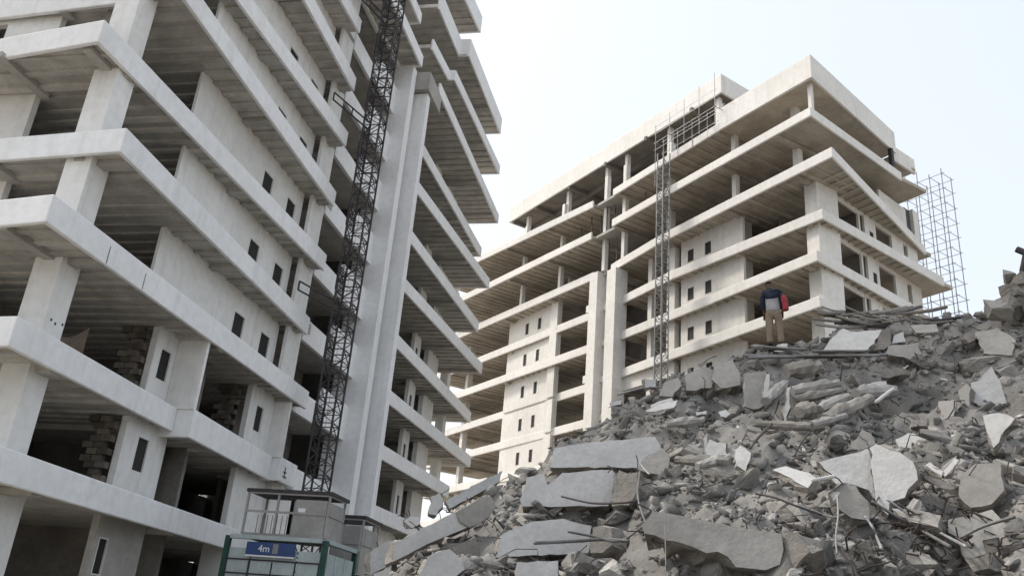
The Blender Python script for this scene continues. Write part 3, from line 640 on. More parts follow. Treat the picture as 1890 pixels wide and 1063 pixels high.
def slab_piece(name, label, poly, mat, thick=.3, el=15, yaw=0, off=.12, cat='concrete slab', group=None, jag=.017, r=None, side='broken_core', chip=.0):
    cx_ = sum(p[0] for p in poly)/len(poly); cy_ = sum(p[1] for p in poly)/len(poly)
    c = hit(cx_, cy_) if r is None else at_r(cx_, cy_, r)
    if c is None: c = at_r(cx_, cy_, 21.5)
    n = basis(c, el, yaw); c = c + n*off; eye = Vector((0, 0, EYE)); W_ = []
    for (a, b) in poly:
        d = ray(a, b); W_.append(eye + d*((c-eye).dot(n)/d.dot(n)))
    o0 = sum(W_, Vector())/len(W_)
    pts = []
    for i, p in enumerate(W_):                                 # broken edges
        q = W_[(i+1) % len(W_)]; l = (q-p).length; m = max(1, int(l/.11)); e = (q-p).normalized().cross(n)
        for k in range(m):
            t = k/m; j = random.gauss(0, jag) if k else random.gauss(0, jag*.4); pts.append(p.lerp(q, t)+e*j)
    N = len(pts); g3 = lambda a: Vector((random.gauss(0, a), random.gauss(0, a), random.gauss(0, a))); v = [tuple(p-o0) for p in pts]
    for fr_, a_ in ((.12, .012), (.5, .035), (1.0, .03)): v += [tuple((p-o0) - n*thick*fr_ + g3(a_)) for p in pts]
    f = [tuple(range(N)), tuple(range(4*N-1, 3*N-1, -1))] + [(w_*N+k, (w_+1)*N+k, (w_+1)*N+(k+1) % N, w_*N+(k+1) % N) for w_ in range(3) for k in range(N)]
    me = bpy.data.meshes.new(name); me.from_pydata(v, [], f); me.materials.append(MAT[mat]); me.materials.append(MAT[side])
    for k, p in enumerate(me.polygons): p.material_index = 0 if k == 0 else 1
    bm = bmesh.new(); bm.from_mesh(me)
    bmesh.ops.recalc_face_normals(bm, faces=bm.faces); bm.to_mesh(me); bm.free()
    o = link(name, me, None, o0)
    if chip:
        b = o.modifiers.new('bevel', 'BEVEL'); b.width = chip; b.segments = 1; b.limit_method = 'ANGLE'; b.angle_limit = R(50)
    if thick >= .25:                                            # torn bars sticking out of the broken faces
        for _ in range(random.randint(2, 5)):
            k = random.randrange(N); e_ = (pts[k]-sum(pts, Vector())/N); e_ = (e_ - n*e_.dot(n)).normalized(); p0 = pts[k]-o0-n*thick*random.uniform(.25, .7)-e_*.05
            l_ = random.uniform(.12, .42); d1 = (e_+n*random.uniform(-.1, .7)+g3(.25)).normalized(); d2 = (d1+g3(.4)+Vector((0, 0, -.35))).normalized()
            part('torn_bar', MB().path([p0, p0+d1*l_*.5, p0+d1*l_*.5+d2*l_*.35, p0+d1*l_*.5+d2*l_*.35+(d2+g3(.4))*l_*.2], .009, 5), 'rust', o)
    tag(o, label, cat, group); return o
G1 = 'broken slabs lying on the rubble heap'
PIECES = [
 ('the topmost of three pale slab edges stacked up the left flank of the heap', [(1022,826),(1100,815),(1208,806),(1220,822),(1218,838),(1180,864),(1120,862),(1016,862)], 'panel_white', .5, 12, 6, .25),
 ('middle one of three pale slab edges on the left flank, scooped out on top', [(974,880),(1003,874),(1010,896),(1038,872),(1132,866),(1131,920),(1122,934),(964,934),(960,922)], 'panel_white', .55, 8, 4, .28),
 ('the lowest of three pale slab edges on the left flank, above the picture edge', [(926,986),(985,962),(1040,956),(1092,970),(1086,1020),(1000,1024),(914,1028)], 'panel_white', .55, 8, 4, .3),
 ('grey block next to the right end of the topmost pale slab edge', [(1186,846),(1222,826),(1236,842),(1230,882),(1196,872),(1176,866)], 'panel_grey', .4, 15, -10, .2),
 ('dirty grey return block at the right end of the middle slab edge', [(1134,874),(1176,872),(1178,900),(1160,932),(1130,934)], 'panel_brown', .4, 5, -35, .15),
 ('grey return block at the right end of the lowest slab edge', [(1094,972),(1128,974),(1130,1004),(1112,1020),(1090,1020)], 'panel_brown', .4, 5, -35, .15),
 ('small pale slab end cut by the picture edge under the lowest slab edge', [(954,1036),(1030,1034),(1030,1075),(952,1075)], 'panel_white', .4, 6, 5, .2),
 ('long pale fallen beam sloping up from the bottom towards the left silhouette of the heap', [(730,1000),(842,944),(850,962),(868,970),(800,998),(726,1036)], 'panel_white', .42, 4, 14, .25),
 ('grey dusty continuation of the sloping fallen beam', [(842,944),(888,918),(906,916),(916,934),(900,956),(868,972),(850,962)], 'panel_grey', .42, 4, 14, .22),
 ('square pale beam end leaning at the lower left tip of the heap', [(684,1018),(720,996),(722,1040),(684,1060)], 'panel_white', .45, 4, 14, .3),
 ('pale slab strip along the left skyline of the heap under the far tower', [(822,924),(880,892),(928,868),(922,888),(890,906),(830,938)], 'panel_white', .3, 12, 10, .25),
 ('upright pale lump on the skyline at the left end of the heap', [(796,916),(812,908),(818,926),(806,950),(792,948)], 'panel_bright', .25, 10, 0, .3),
 ('rounded pale lump at the base of the skyline near the twin fins', [(746,962),(756,952),(772,954),(776,966),(760,974)], 'panel_bright', .25, 10, 0, .3),
 ('cracked grey slab end under the sloping fallen beam, left of the picture foot', [(790,1026),(830,1012),(850,1030),(858,1050),(834,1070),(770,1072)], 'panel_white', .4, 6, 10, .2),
 ('grey crumbling block between sloping beam and lowest slab edge', [(836,1010),(878,990),(886,1030),(862,1046),(846,1030)], 'panel_brown', .4, 8, 0, .15),
 ('big pale cracked wall panel lying in the middle of the heap, left half', [(1512,852),(1560,840),(1602,828),(1608,870),(1616,918),(1604,904),(1578,894),(1545,892)], 'panel_bright', .18, 16, 8, .35),
 ('big pale cracked wall panel lying in the middle of the heap, right half', [(1605,826),(1616,820),(1660,834),(1686,852),(1693,884),(1676,902),(1670,918),(1642,926),(1640,950),(1620,934),(1611,880)], 'panel_bright', .18, 14, -4, .42),
 ('grey wedge propped behind the cracked pale panel', [(1560,832),(1592,792),(1608,800),(1616,818),(1600,826)], 'panel_grey', .2, 25, 10, .25),
 ('pale cloth-draped lump under the cracked pale panel', [(1534,904),(1552,892),(1580,896),(1602,924),(1604,960),(1572,955),(1548,938)], 'panel_grey', .45, 12, 0, .45),
 ('white torn edge of the draped lump under the cracked panel', [(1532,912),(1544,896),(1570,892),(1556,902),(1546,918),(1538,924)], 'panel_bright', .08, 20, 0, .5),
 ('light angular block with a flat side face, high at the picture edge', [(1792,706),(1806,702),(1830,676),(1848,708),(1858,744),(1812,752),(1796,744)], 'panel_white', .5, 10, 8, .35),
 ('pointed grey slab splinter below the light angular block', [(1814,766),(1842,762),(1872,772),(1834,826),(1820,796)], 'panel_white', .2, 20, -6, .25),
 ('bright white torn sheet near the crest, below the timber pile', [(1518,648),(1536,622),(1556,606),(1572,612),(1626,608),(1614,634),(1600,646),(1570,650)], 'panel_bright', .12, 28, 0, .25),
 ('small white shard on the crest at the feet of the person', [(1428,648),(1434,636),(1454,634),(1452,650)], 'panel_bright', .12, 20, 0, .12),
 ('very large broken slab face with drip stains in the lower middle of the heap', [(1184,970),(1204,944),(1232,946),(1300,962),(1350,970),(1442,984),(1446,1012),(1440,1042),(1412,1050),(1358,1046),(1344,1026),(1304,1020),(1262,1004),(1228,996),(1190,984)], 'panel_grey', .6, 10, 0, .45),
 ('dark broken end of the very large slab face', [(1444,984),(1466,982),(1482,1000),(1494,1018),(1478,1034),(1462,1056),(1446,1040)], 'panel_brown', .5, 5, -30, .35),
 ('flat pale slab half buried in dust left of the cracked panel', [(1426,866),(1450,860),(1494,872),(1510,884),(1490,900),(1470,890)], 'panel_bright', .14, 50, 5, .12),
 ('pale upright shard by the middle of the heap, wider one', [(1310,812),(1340,818),(1344,846),(1308,848),(1302,830)], 'panel_bright', .14, 18, 0, .2),
 ('pale leaning shard with a narrow foot, right of the wider upright shard', [(1358,830),(1366,822),(1386,836),(1376,870),(1360,858)], 'panel_bright', .12, 18, -10, .2),
 ('thin pale splinter standing beside the wider upright shard', [(1298,808),(1304,806),(1308,846),(1302,848)], 'panel_white', .1, 12, 0, .2),
 ('white lump in the middle slope right of the cracked panel', [(1652,810),(1676,800),(1712,798),(1716,812),(1706,826),(1660,826)], 'panel_bright', .3, 22, 0, .25),
 ('pale plank pointing up right beside the dark hollow', [(1738,872),(1762,845),(1770,850),(1744,880)], 'panel_bright', .07, 30, 0, .35),
 ('pale plank pointing up left beside the dark hollow', [(1708,858),(1716,853),(1742,870),(1738,878)], 'panel_white', .07, 30, 0, .33),
 ('curved brown sheet under the crossed pale planks', [(1704,872),(1734,884),(1768,896),(1766,904),(1730,898),(1706,882)], 'panel_brown', .05, 15, 0, .3),
 ('grooved grey block right of the dark hollow', [(1772,880),(1800,856),(1846,852),(1852,904),(1830,930),(1792,936),(1770,914)], 'panel_grey', .5, 22, -5, .3),
 ('rounded grey boulder of concrete below the dark hollow', [(1750,958),(1782,952),(1800,964),(1798,986),(1770,992),(1750,982)], 'panel_grey', .4, 18, 0, .3),
 ('wide grey slab low at the picture edge', [(1790,950),(1830,940),(1860,970),(1880,990),(1850,1016),(1786,1036),(1768,1010),(1796,990)], 'panel_grey', .5, 20, -6, .2),
 ('upright grey panel with a folded edge beside the pipe bundle', [(1374,690),(1412,684),(1418,700),(1410,748),(1390,756),(1374,750)], 'panel_grey', .16, 8, 5, .2),
 ('narrow pale strip leaning on the upright grey panel', [(1414,690),(1422,690),(1416,736),(1408,740)], 'panel_white', .06, 10, 0, .26),
 ('white bent strip standing among the log-like lumps', [(1452,716),(1460,714),(1454,780),(1448,784),(1445,760)], 'panel_bright', .05, 12, 0, .4),
 ('dark stained block below the crest, left of the upright grey panel', [(1318,672),(1352,664),(1366,690),(1366,710),(1330,716),(1314,700)], 'panel_grey', .4, 14, 0, .25),
 ('grey block with a pale scar on the left crest', [(1264,690),(1300,676),(1318,684),(1312,716),(1266,720)], 'panel_grey', .4, 14, 5, .25),
 ('dusty slanted slab on the left crest under the far mast', [(1226,706),(1252,696),(1258,712),(1240,732),(1216,730)], 'panel_grey', .3, 22, 0, .2),
 ('pale broken slab on the left crest below the dusty slanted slab', [(1200,748),(1216,740),(1240,734),(1246,748),(1234,754),(1204,756)], 'panel_white', .2, 25, 0, .2),
 ('white sheet half buried below the left crest', [(1190,758),(1220,745),(1250,738),(1244,752),(1200,760)], 'panel_bright', .08, 35, 0, .15),
 ('white flat lump on the left crest ending the slab band of the far tower', [(1126,744),(1148,738),(1146,746),(1128,750)], 'panel_bright', .1, 20, 0, .15),
 ('small white box-like block standing on the left crest', [(1190,700),(1210,699),(1210,714),(1191,716)], 'panel_bright', .25, 5, 10, .5),
 ('narrow white splinter right of the left crest', [(1284,760),(1304,757),(1304,764),(1284,766)], 'panel_bright', .08, 25, 0, .25),
 ('white torn lump below the left crest', [(1326,760),(1340,756),(1348,764),(1340,770),(1330,768)], 'panel_bright', .12, 25, 0, .2),
 ('brown slab wedge under the white torn sheet', [(1626,612),(1642,604),(1646,634),(1632,644),(1612,648)], 'panel_brown', .3, 12, -10, .3),
 ('grey slab lying flat near the crest by the scaffold tower', [(1680,600),(1728,598),(1732,612),(1690,614)], 'panel_grey', .3, 28, 0, .2),
 ('pale block on the right part of the crest slope', [(1650,620),(1668,612),(1672,630),(1646,634)], 'panel_white', .2, 20, 10, .25),
 ('grey square block on the right part of the slope below the pale block', [(1640,638),(1696,632),(1700,652),(1690,664),(1634,654)], 'panel_grey', .35, 22, 6, .22),
 ('grey tilted slab on the shoulder under the stump', [(1800,614),(1842,604),(1874,628),(1868,656),(1816,652)], 'panel_grey', .25, 26, -5, .2),
 ('brown slab on the shoulder under the stump', [(1776,620),(1826,590),(1830,600),(1790,632)], 'panel_brown', .25, 25, 0, .25),
 ('dark slab edge over the shadowed gap in the upper slope', [(1626,686),(1672,680),(1676,690),(1640,698),(1628,696)], 'panel_brown', .35, 5, 0, .35),
 ('pale window-like frame piece in the upper slope', [(1608,706),(1636,703),(1637,716),(1608,720)], 'panel_white', .12, 10, 0, .3),
 ('grey block left of the light angular block', [(1768,722),(1784,708),(1792,716),(1790,748),(1776,758)], 'panel_grey', .35, 12, -10, .25),
 ('small brown block in the lower right slope', [(1680,774),(1712,770),(1710,786),(1682,788)], 'panel_brown', .3, 18, 0, .2),
 ('grey leaning slab left of the grooved grey block', [(1732,740),(1764,738),(1760,768),(1738,776)], 'panel_grey', .2, 30, 0, .2),
]
for (lab, poly, mat, th, el, yaw, off) in PIECES:
    slab_piece('slab_fragment', lab, poly, mat, th, el, yaw, off, group=G1, jag=.007 if (mat == 'panel_white' and el <= 12) else .015)
# log-like broken ribs of a floor in the middle of the slope
G2 = 'broken floor ribs in the middle of the slope'
def rib_lump(label, a, b, w, mat='panel_brown', lift=.18):
    p, q = hit(*a) or at_r(*a, 20.5), hit(*b) or at_r(*b, 20.5); n = normal_at((p.x+q.x)/2, (p.y+q.y)/2); p += n*lift; q += n*lift; d = q-p; m = MB(); k = 9
    s_ = d.cross(n).normalized(); u_ = s_.cross(d).normalized(); pts = []
    for j in range(k):
        t = j/(k-1); c = p+d*t; rr = w*(.55+.45*math.sin(math.pi*min(max(t, .12), .88)))*random.uniform(.85, 1.15)
        for i in range(9):
            ang = 2*math.pi*i/9; ra = rr*random.uniform(.82, 1.12); pts.append(c+s_*(ra*math.cos(ang))+u_*(ra*.8*math.sin(ang)))
    m.v = [tuple(x-p) for x in pts]
    for j in range(k-1): m.f += [(j*9+i, j*9+(i+1) % 9, (j+1)*9+(i+1) % 9, (j+1)*9+i) for i in range(9)]
    m.f += [tuple(range(8, -1, -1)), tuple(range((k-1)*9, k*9))]
    o = part('broken_floor_rib', m, mat); o.location = p; tag(o, label, 'concrete rib', G2); return o
for lab, a, b, w, mt in [('long rounded concrete rib, upper one of the pair above the round stub', (1462,738),(1548,722),.17,'panel_grey'),
    ('long rounded concrete rib, lower one of the pair above the round stub', (1466,754),(1552,736),.13,'panel_brown'),
    ('thick dark rib sloping down left, longest of the bundle', (1524,792),(1606,752),.19,'panel_brown'),
    ('lighter rib lying along the upper side of the longest dark rib', (1512,772),(1566,748),.14,'panel_grey'),
    ('short round rib stub seen end on below the pair', (1476,778),(1500,772),.22,'panel_brown'),
    ('pale rib running down from the white bent strip', (1416,756),(1450,722),.14,'panel_grey'),
    ('broad rib under the pipe bundle', (1452,700),(1516,690),.24,'panel_brown'),
    ('flat rib in the upper slope left of the shadowed gap', (1570,740),(1640,734),.2,'panel_grey'),
    ('thin rib low in the bundle beside the grey wedge', (1500,802),(1560,786),.11,'panel_grey'),
    ('dark rib lying level below the bundle', (1400,800),(1500,806),.12,'panel_brown'),
    ('rib on the left slope below the white torn lump', (1230,800),(1300,792),.13,'panel_grey'),
    ('rib crossing the slope above the large stained slab face', (1250,868),(1350,872),.12,'panel_brown'),
    ('short rib below the wider upright shard', (1290,880),(1350,862),.11,'panel_grey')]:
    rib_lump(lab, a, b, w, mt)

# loose chunks: the largest ones singly, the small stuff as one mass
def rock_mesh(name, mat, seed, npts=16, flat=(1, 1, 1)):
    """angular broken lump: hull of points on a skewed box"""
    r_ = np.random.default_rng(seed); bm = bmesh.new()
    for k in range(npts):
        p = r_.uniform(-1, 1, 3); a = r_.integers(3); p[a] = math.copysign(r_.uniform(.8, 1), p[a])
        if r_.random() < .5: a = (a+1) % 3; p[a] = math.copysign(r_.uniform(.75, 1), p[a])
        bm.verts.new((p[0]*flat[0]+p[2]*.15, p[1]*flat[1], p[2]*flat[2]))
    res = bmesh.ops.convex_hull(bm, input=bm.verts[:]); bmesh.ops.delete(bm, geom=[v for v in bm.verts if not v.link_faces], context='VERTS')
    bmesh.ops.triangulate(bm, faces=bm.faces[:])
    if npts > 12:
        bmesh.ops.subdivide_edges(bm, edges=bm.edges[:], cuts=2, use_grid_fill=True)
        for v in bm.verts: v.co *= 1 + r_.normal(0, .035)
    bmesh.ops.recalc_face_normals(bm, faces=bm.faces[:])
    me = bpy.data.meshes.new(name); bm.to_mesh(me); bm.free(); me.materials.append(MAT[mat]); return me
def inside(px, py, poly):
    c = False; n = len(poly)
    for i in range(n):
        (x0, y0), (x1, y1) = poly[i], poly[i-1]
        if (y0 > py) != (y1 > py) and px < (x1-x0)*(py-y0)/(y1-y0)+x0: c = not c
    return c
ROCKS = [rock_mesh('concrete_chunk', 'chunk', 100+i, 22, (1, random.uniform(.5, .9), random.uniform(.22, .6))) for i in range(14)]
BRIGHT = [rock_mesh('concrete_chunk', 'panel_bright', 300+i, 14, (1, random.uniform(.4, .9), random.uniform(.12, .3))) for i in range(6)]
def spot():
    while True:                                                 # a point of the heap that faces the viewer
        px = random.uniform(700, 1888); py = random.uniform(575, 1070); p = hit(px, py, HH)
        if p is None or p.z < .4: continue
        return px, py, p
G3 = 'loose concrete chunks strewn over the rubble heap'
CH = []
for i in range(285):
    px, py, p = spot()
    while any(inside(px, py, q[1]) for q in PIECES): px, py, p = spot()      # keep the big slabs clear
    s_ = min(.27, .085*(random.random()**-.5))
    br = random.random() < .13
    o = link('concrete_chunk', random.choice(BRIGHT if br else ROCKS), None, p + Vector((0, 0, s_*.12)))
    if br: s_ *= .6
    n = normal_at(p.x, p.y); q = n.to_track_quat('Z', 'Y').to_euler()
    o.rotation_euler = (q.x+random.gauss(0, .35), q.y+random.gauss(0, .35), random.uniform(0, 6.28)); o.scale = (s_*random.uniform(.8, 1.5), s_*random.uniform(.7, 1.1), s_)
    CH.append((o, px, py, s_/p.length, br))
    tag(o, 'small pale plaster chunk lying loose on the rubble heap' if br else 'small grey concrete chunk lying loose on the rubble heap', 'concrete chunk', 'pale plaster chunks strewn over the rubble heap' if br else G3)
LM = [('the topmost pale slab edge', 1110, 835), ('the middle pale slab edge', 1045, 905), ('the lowest pale slab edge', 1000, 992), ('the sloping fallen beam', 800, 985), ('the left tip of the heap', 700, 1045),
      ('the picture foot under the sloping beam', 840, 1050), ('the bar at the picture foot', 1090, 1045), ('the left end of the stained slab', 1190, 985), ('the underside of the stained slab', 1290, 1040), ('the right end of the stained slab', 1470, 1020),
      ('the hanging cable', 1228, 930), ('the dust flat above the stained slab', 1370, 930), ('the upright pale shard', 1325, 835), ('the leaning pale shard', 1385, 860), ('the half-buried flat slab', 1460, 885),
      ('the cracked pale panel', 1600, 870), ('the draped lump', 1570, 935), ('the foreground hollow', 1600, 1020), ('the bar bundle', 1710, 1020), ('the low wide slab at the edge', 1830, 985), ('the grooved block', 1815, 895),
      ('the dark hollow', 1725, 920), ('the white lump', 1685, 812), ('the pointed splinter', 1840, 795), ('the light angular block', 1825, 725), ('the shoulder under the stump', 1830, 640), ('the stump', 1870, 575),
      ('the scaffold foot on the crest', 1750, 590), ('the square grey block', 1668, 645), ('the torn white sheet', 1570, 630), ('the plank pile', 1560, 590), ('the feet of the person', 1430, 645), ('the pipe bundle', 1480, 672),
      ('the upright grey panel', 1392, 720), ('the rib bundle', 1530, 760), ('the level dark rib', 1450, 805), ('the dark stained block', 1340, 690), ('the left crest', 1240, 715), ('the white box block', 1200, 710), ('the slope below the left crest', 1200, 775),
      ('the skyline by the far tower', 1060, 790), ('the skyline strip slab', 880, 900), ('the shadowed gap', 1650, 705), ('the slope right of the rib bundle', 1700, 745), ('the slope above the wide shard', 1310, 775)]
ORD = ['largest', 'second largest', 'third largest', 'fourth largest', 'fifth largest', 'sixth largest', 'seventh largest', 'eighth largest', 'ninth largest', 'tenth largest', 'eleventh largest', 'twelfth largest', 'thirteenth largest', 'fourteenth largest', 'fifteenth largest', 'sixteenth largest', 'seventeenth largest', 'eighteenth largest', 'nineteenth largest', 'twentieth largest', 'smallest']
near_ = {}
for c_ in CH:
    j = min(range(len(LM)), key=lambda i: (LM[i][1]-c_[1])**2+(LM[i][2]-c_[2])**2); near_.setdefault((j, c_[4]), []).append(c_)
for (j, br), cs in near_.items():
    cs.sort(key=lambda c: -c[3])
    for i, c_ in enumerate(cs): c_[0]['label'] = ('%s loose %s chunk around %s' % (ORD[min(i, 20)], 'pale plaster' if br else 'grey concrete', LM[j][0]))
def mass(name, mat, count, smin, smax, power, flat, zoff, label, seed, nb=10):
    r_ = np.random.default_rng(seed); bases = []
    for b in range(nb):
        m_ = rock_mesh('tmp', mat, 900+seed*50+b, 9, (1, r_.uniform(.4, 1), r_.uniform(*flat))); c = np.empty(len(m_.vertices)*3); m_.vertices.foreach_get('co', c)
        f = np.array([p.vertices[:] for p in m_.polygons]); bases.append((c.reshape(-1, 3), f)); bpy.data.meshes.remove(m_)
    # heap points weighted to the side in view
    X = r_.uniform(-5.5, 17.5, count*5); Y = r_.uniform(7, 25.5, count*5)
    keep = (np.degrees(np.arctan2(X, Y)) > -13) & (np.degrees(np.arctan2(X, Y)) < 50); X, Y = X[keep], Y[keep]
    fx = np.clip(((X-XS[0])/.085).astype(int), 0, nx-2); fy = np.clip(((Y-YS[0])/.085).astype(int), 0, ny-2); Zb = HH[fy, fx]; ok = Zb > .3
    cl = vnoise(X*.9+11, Y*.9+2)+vnoise(X*2.3, Y*2.3)*.6; ok &= (cl + r_.normal(0, .22, len(X))) > -.25     # gathers in drifts
    X, Y, Zb = X[ok][:count], Y[ok][:count], Zb[ok][:count]; V_, F_, base = [], [], 0
    for x, y, z in zip(X, Y, Zb):
        c, f = bases[r_.integers(nb)]; s_ = min(smax, smin*(r_.random()**-power)); a, b_, g_ = r_.uniform(0, 6.28), r_.normal(.4, .4), r_.uniform(0, 6.28)
        ca, sa, cb, sb, cg, sg_ = math.cos(a), math.sin(a), math.cos(b_), math.sin(b_), math.cos(g_), math.sin(g_)
        Rm = np.array([[ca,-sa,0],[sa,ca,0],[0,0,1]]) @ np.array([[1,0,0],[0,cb,-sb],[0,sb,cb]]) @ np.array([[cg,-sg_,0],[sg_,cg,0],[0,0,1]])
        sc = s_*np.array([r_.uniform(.8, 1.9), r_.uniform(.7, 1.1), 1.0])
        V_.append((c*sc) @ Rm.T + np.array([x, y, z+s_*zoff])); F_.append(f+base); base += len(c)
    V_ = np.concatenate(V_); F_ = np.concatenate(F_); me = bpy.data.meshes.new(name); me.vertices.add(len(V_)); me.vertices.foreach_set('co', V_.ravel())
    me.loops.add(F_.size); me.loops.foreach_set('vertex_index', F_.ravel().astype(np.int32)); me.polygons.add(len(F_))
    me.polygons.foreach_set('loop_start', np.arange(0, F_.size, 3, dtype=np.int32)); me.polygons.foreach_set('loop_total', np.full(len(F_), 3, np.int32)); me.update()
    me.materials.append(MAT[mat]); o = link(name, me); o['kind'] = 'stuff'; o['label'] = label; return o
mass('rubble_fragments', 'debris', 36000, .035, .18, .42, (.25, .75), .1, 'crushed grey concrete fragments covering the heap', 3)
mass('rubble_crumbs', 'chunk', 38000, .02, .07, .35, (.4, .9), .2, 'paler crumbs of concrete scattered over the heap', 5)
mass('plaster_crumbs', 'panel_bright', 900, .03, .11, .4, (.2, .5), .4, 'small white plaster crumbs scattered over the heap', 8)

# pipes, reinforcing bars and cables on the heap
def rod(name, label, pts, r, mat, cat, group=None, sag=0.0, lift=.25, n=6):
    W_ = []
    for (a, b, *rr) in pts:
        p = at_r(a, b, rr[0]) if rr else (hit(a, b) or at_r(a, b, 21.3))
        if not rr:
            h_ = Vector((-p.x, -p.y, 0)).normalized(); p = p + h_*lift*.6 + Vector((0, 0, lift))
        W_.append(p)
    P = []
    for i in range(len(W_)-1):                                  # smooth run through the points
        p0, p1, p2, p3 = W_[max(i-1, 0)], W_[i], W_[i+1], W_[min(i+2, len(W_)-1)]
        for k in range(6):
            t = k/6; P.append(.5*((2*p1)+(p2-p0)*t+(2*p0-5*p1+4*p2-p3)*t*t+(3*p1-p0-3*p2+p3)*t**3))
    P.append(W_[-1]); o0 = P[0].copy()
    o = part(name, MB().path([p-o0 for p in P], r, n), mat, None, 0, True); o.location = o0; tag(o, label, cat, group); return o
G4 = 'pipes in the bundle below the person'
for i, (a, b) in enumerate([((1372,664),(1500,668)),((1376,670),(1560,672)),((1382,676),(1640,671)),((1400,658),(1492,664)),((1378,657),(1450,652)),((1440,654),(1508,674)),((1500,664),(1600,664)),((1470,676),(1625,676)),((1412,650),(1478,658))]):
    rod('steel_pipe', ['topmost left pipe of the grey bundle below the person','second pipe down on the left of the grey bundle','longest level pipe along the foot of the grey bundle','pipe crossing the upper middle of the grey bundle','short upper pipe of the grey bundle under the feet','pipe slanting down through the grey bundle','pipe at the right end of the grey bundle','thin pipe hidden under the longest level pipe','short pipe resting highest on the grey bundle'][i],
        [a, ((a[0]+b[0])/2, (a[1]+b[1])/2), b], .032 if i != 7 else .024, 'steel_grey', 'pipe', G4, lift=.10+.035*(i % 4))
G5 = 'planks and bars in the dark pile on the crest'
k_ = 0
for a, b, w in [((1500,588),(1580,592),.06),((1512,576),(1610,596),.07),((1500,572),(1640,586),.06),((1520,582),(1622,574),.08),((1540,596),(1660,592),.07),((1506,598),(1600,604),.07),((1560,566),(1632,590),.05),((1600,602),(1672,596),.07),((1516,566),(1560,574),.05),((1664,574),(1724,598),.07),((1700,590),(1772,586),.07),((1566,586),(1650,600),.06)]:
    k_ += 1
    rod('crest_plank', ['lowest left plank of the dark pile on the crest','long plank slanting right in the dark pile','upper long plank of the dark pile','thick plank rising to the right in the dark pile','level plank right of the middle of the dark pile','plank under the left half of the dark pile','thin topmost bar of the dark pile','plank at the right foot of the dark pile','short bar on top of the dark pile','dark bar leaning on the crest in front of the far tower','plank on the crest at the foot of the scaffold tower','middle plank of the dark pile'][k_-1],
        [(*a, 22.0), ((a[0]+b[0])/2, (a[1]+b[1])/2+3, 21.95), (*b, 22.1)], w*.6, ('panel_grey', 'panel_brown', 'steel_dark')[k_ % 3], 'plank', G5, n=5)
SP = []
for i in range(16):
    x0 = random.uniform(1500, 1690); y0 = random.uniform(572, 606); ln = random.uniform(30, 80); sl_ = random.uniform(-.2, .3)
    SP.append(rod('crest_plank', 'short dusty plank tossed loosely into the dark pile on the crest', [(x0, y0, 21.9), (x0+ln/2, y0+ln*sl_/2+2, 21.85), (x0+ln, y0+ln*sl_, 22.0)], random.uniform(.025, .05), random.choice(['panel_grey', 'panel_brown', 'dust']), 'plank', 'short planks of the dark pile on the crest', n=5)); SP[-1]['x0'] = x0
SP.sort(key=lambda o: o['x0'])
for o, w_ in zip(SP, 'first second third fourth fifth sixth seventh eighth ninth tenth eleventh twelfth thirteenth fourteenth fifteenth sixteenth'.split()): o['label'] = w_+' from left of the short dusty planks tossed into the pile on the crest'; del o['x0']
G6 = 'bars and cables hanging over the rubble'
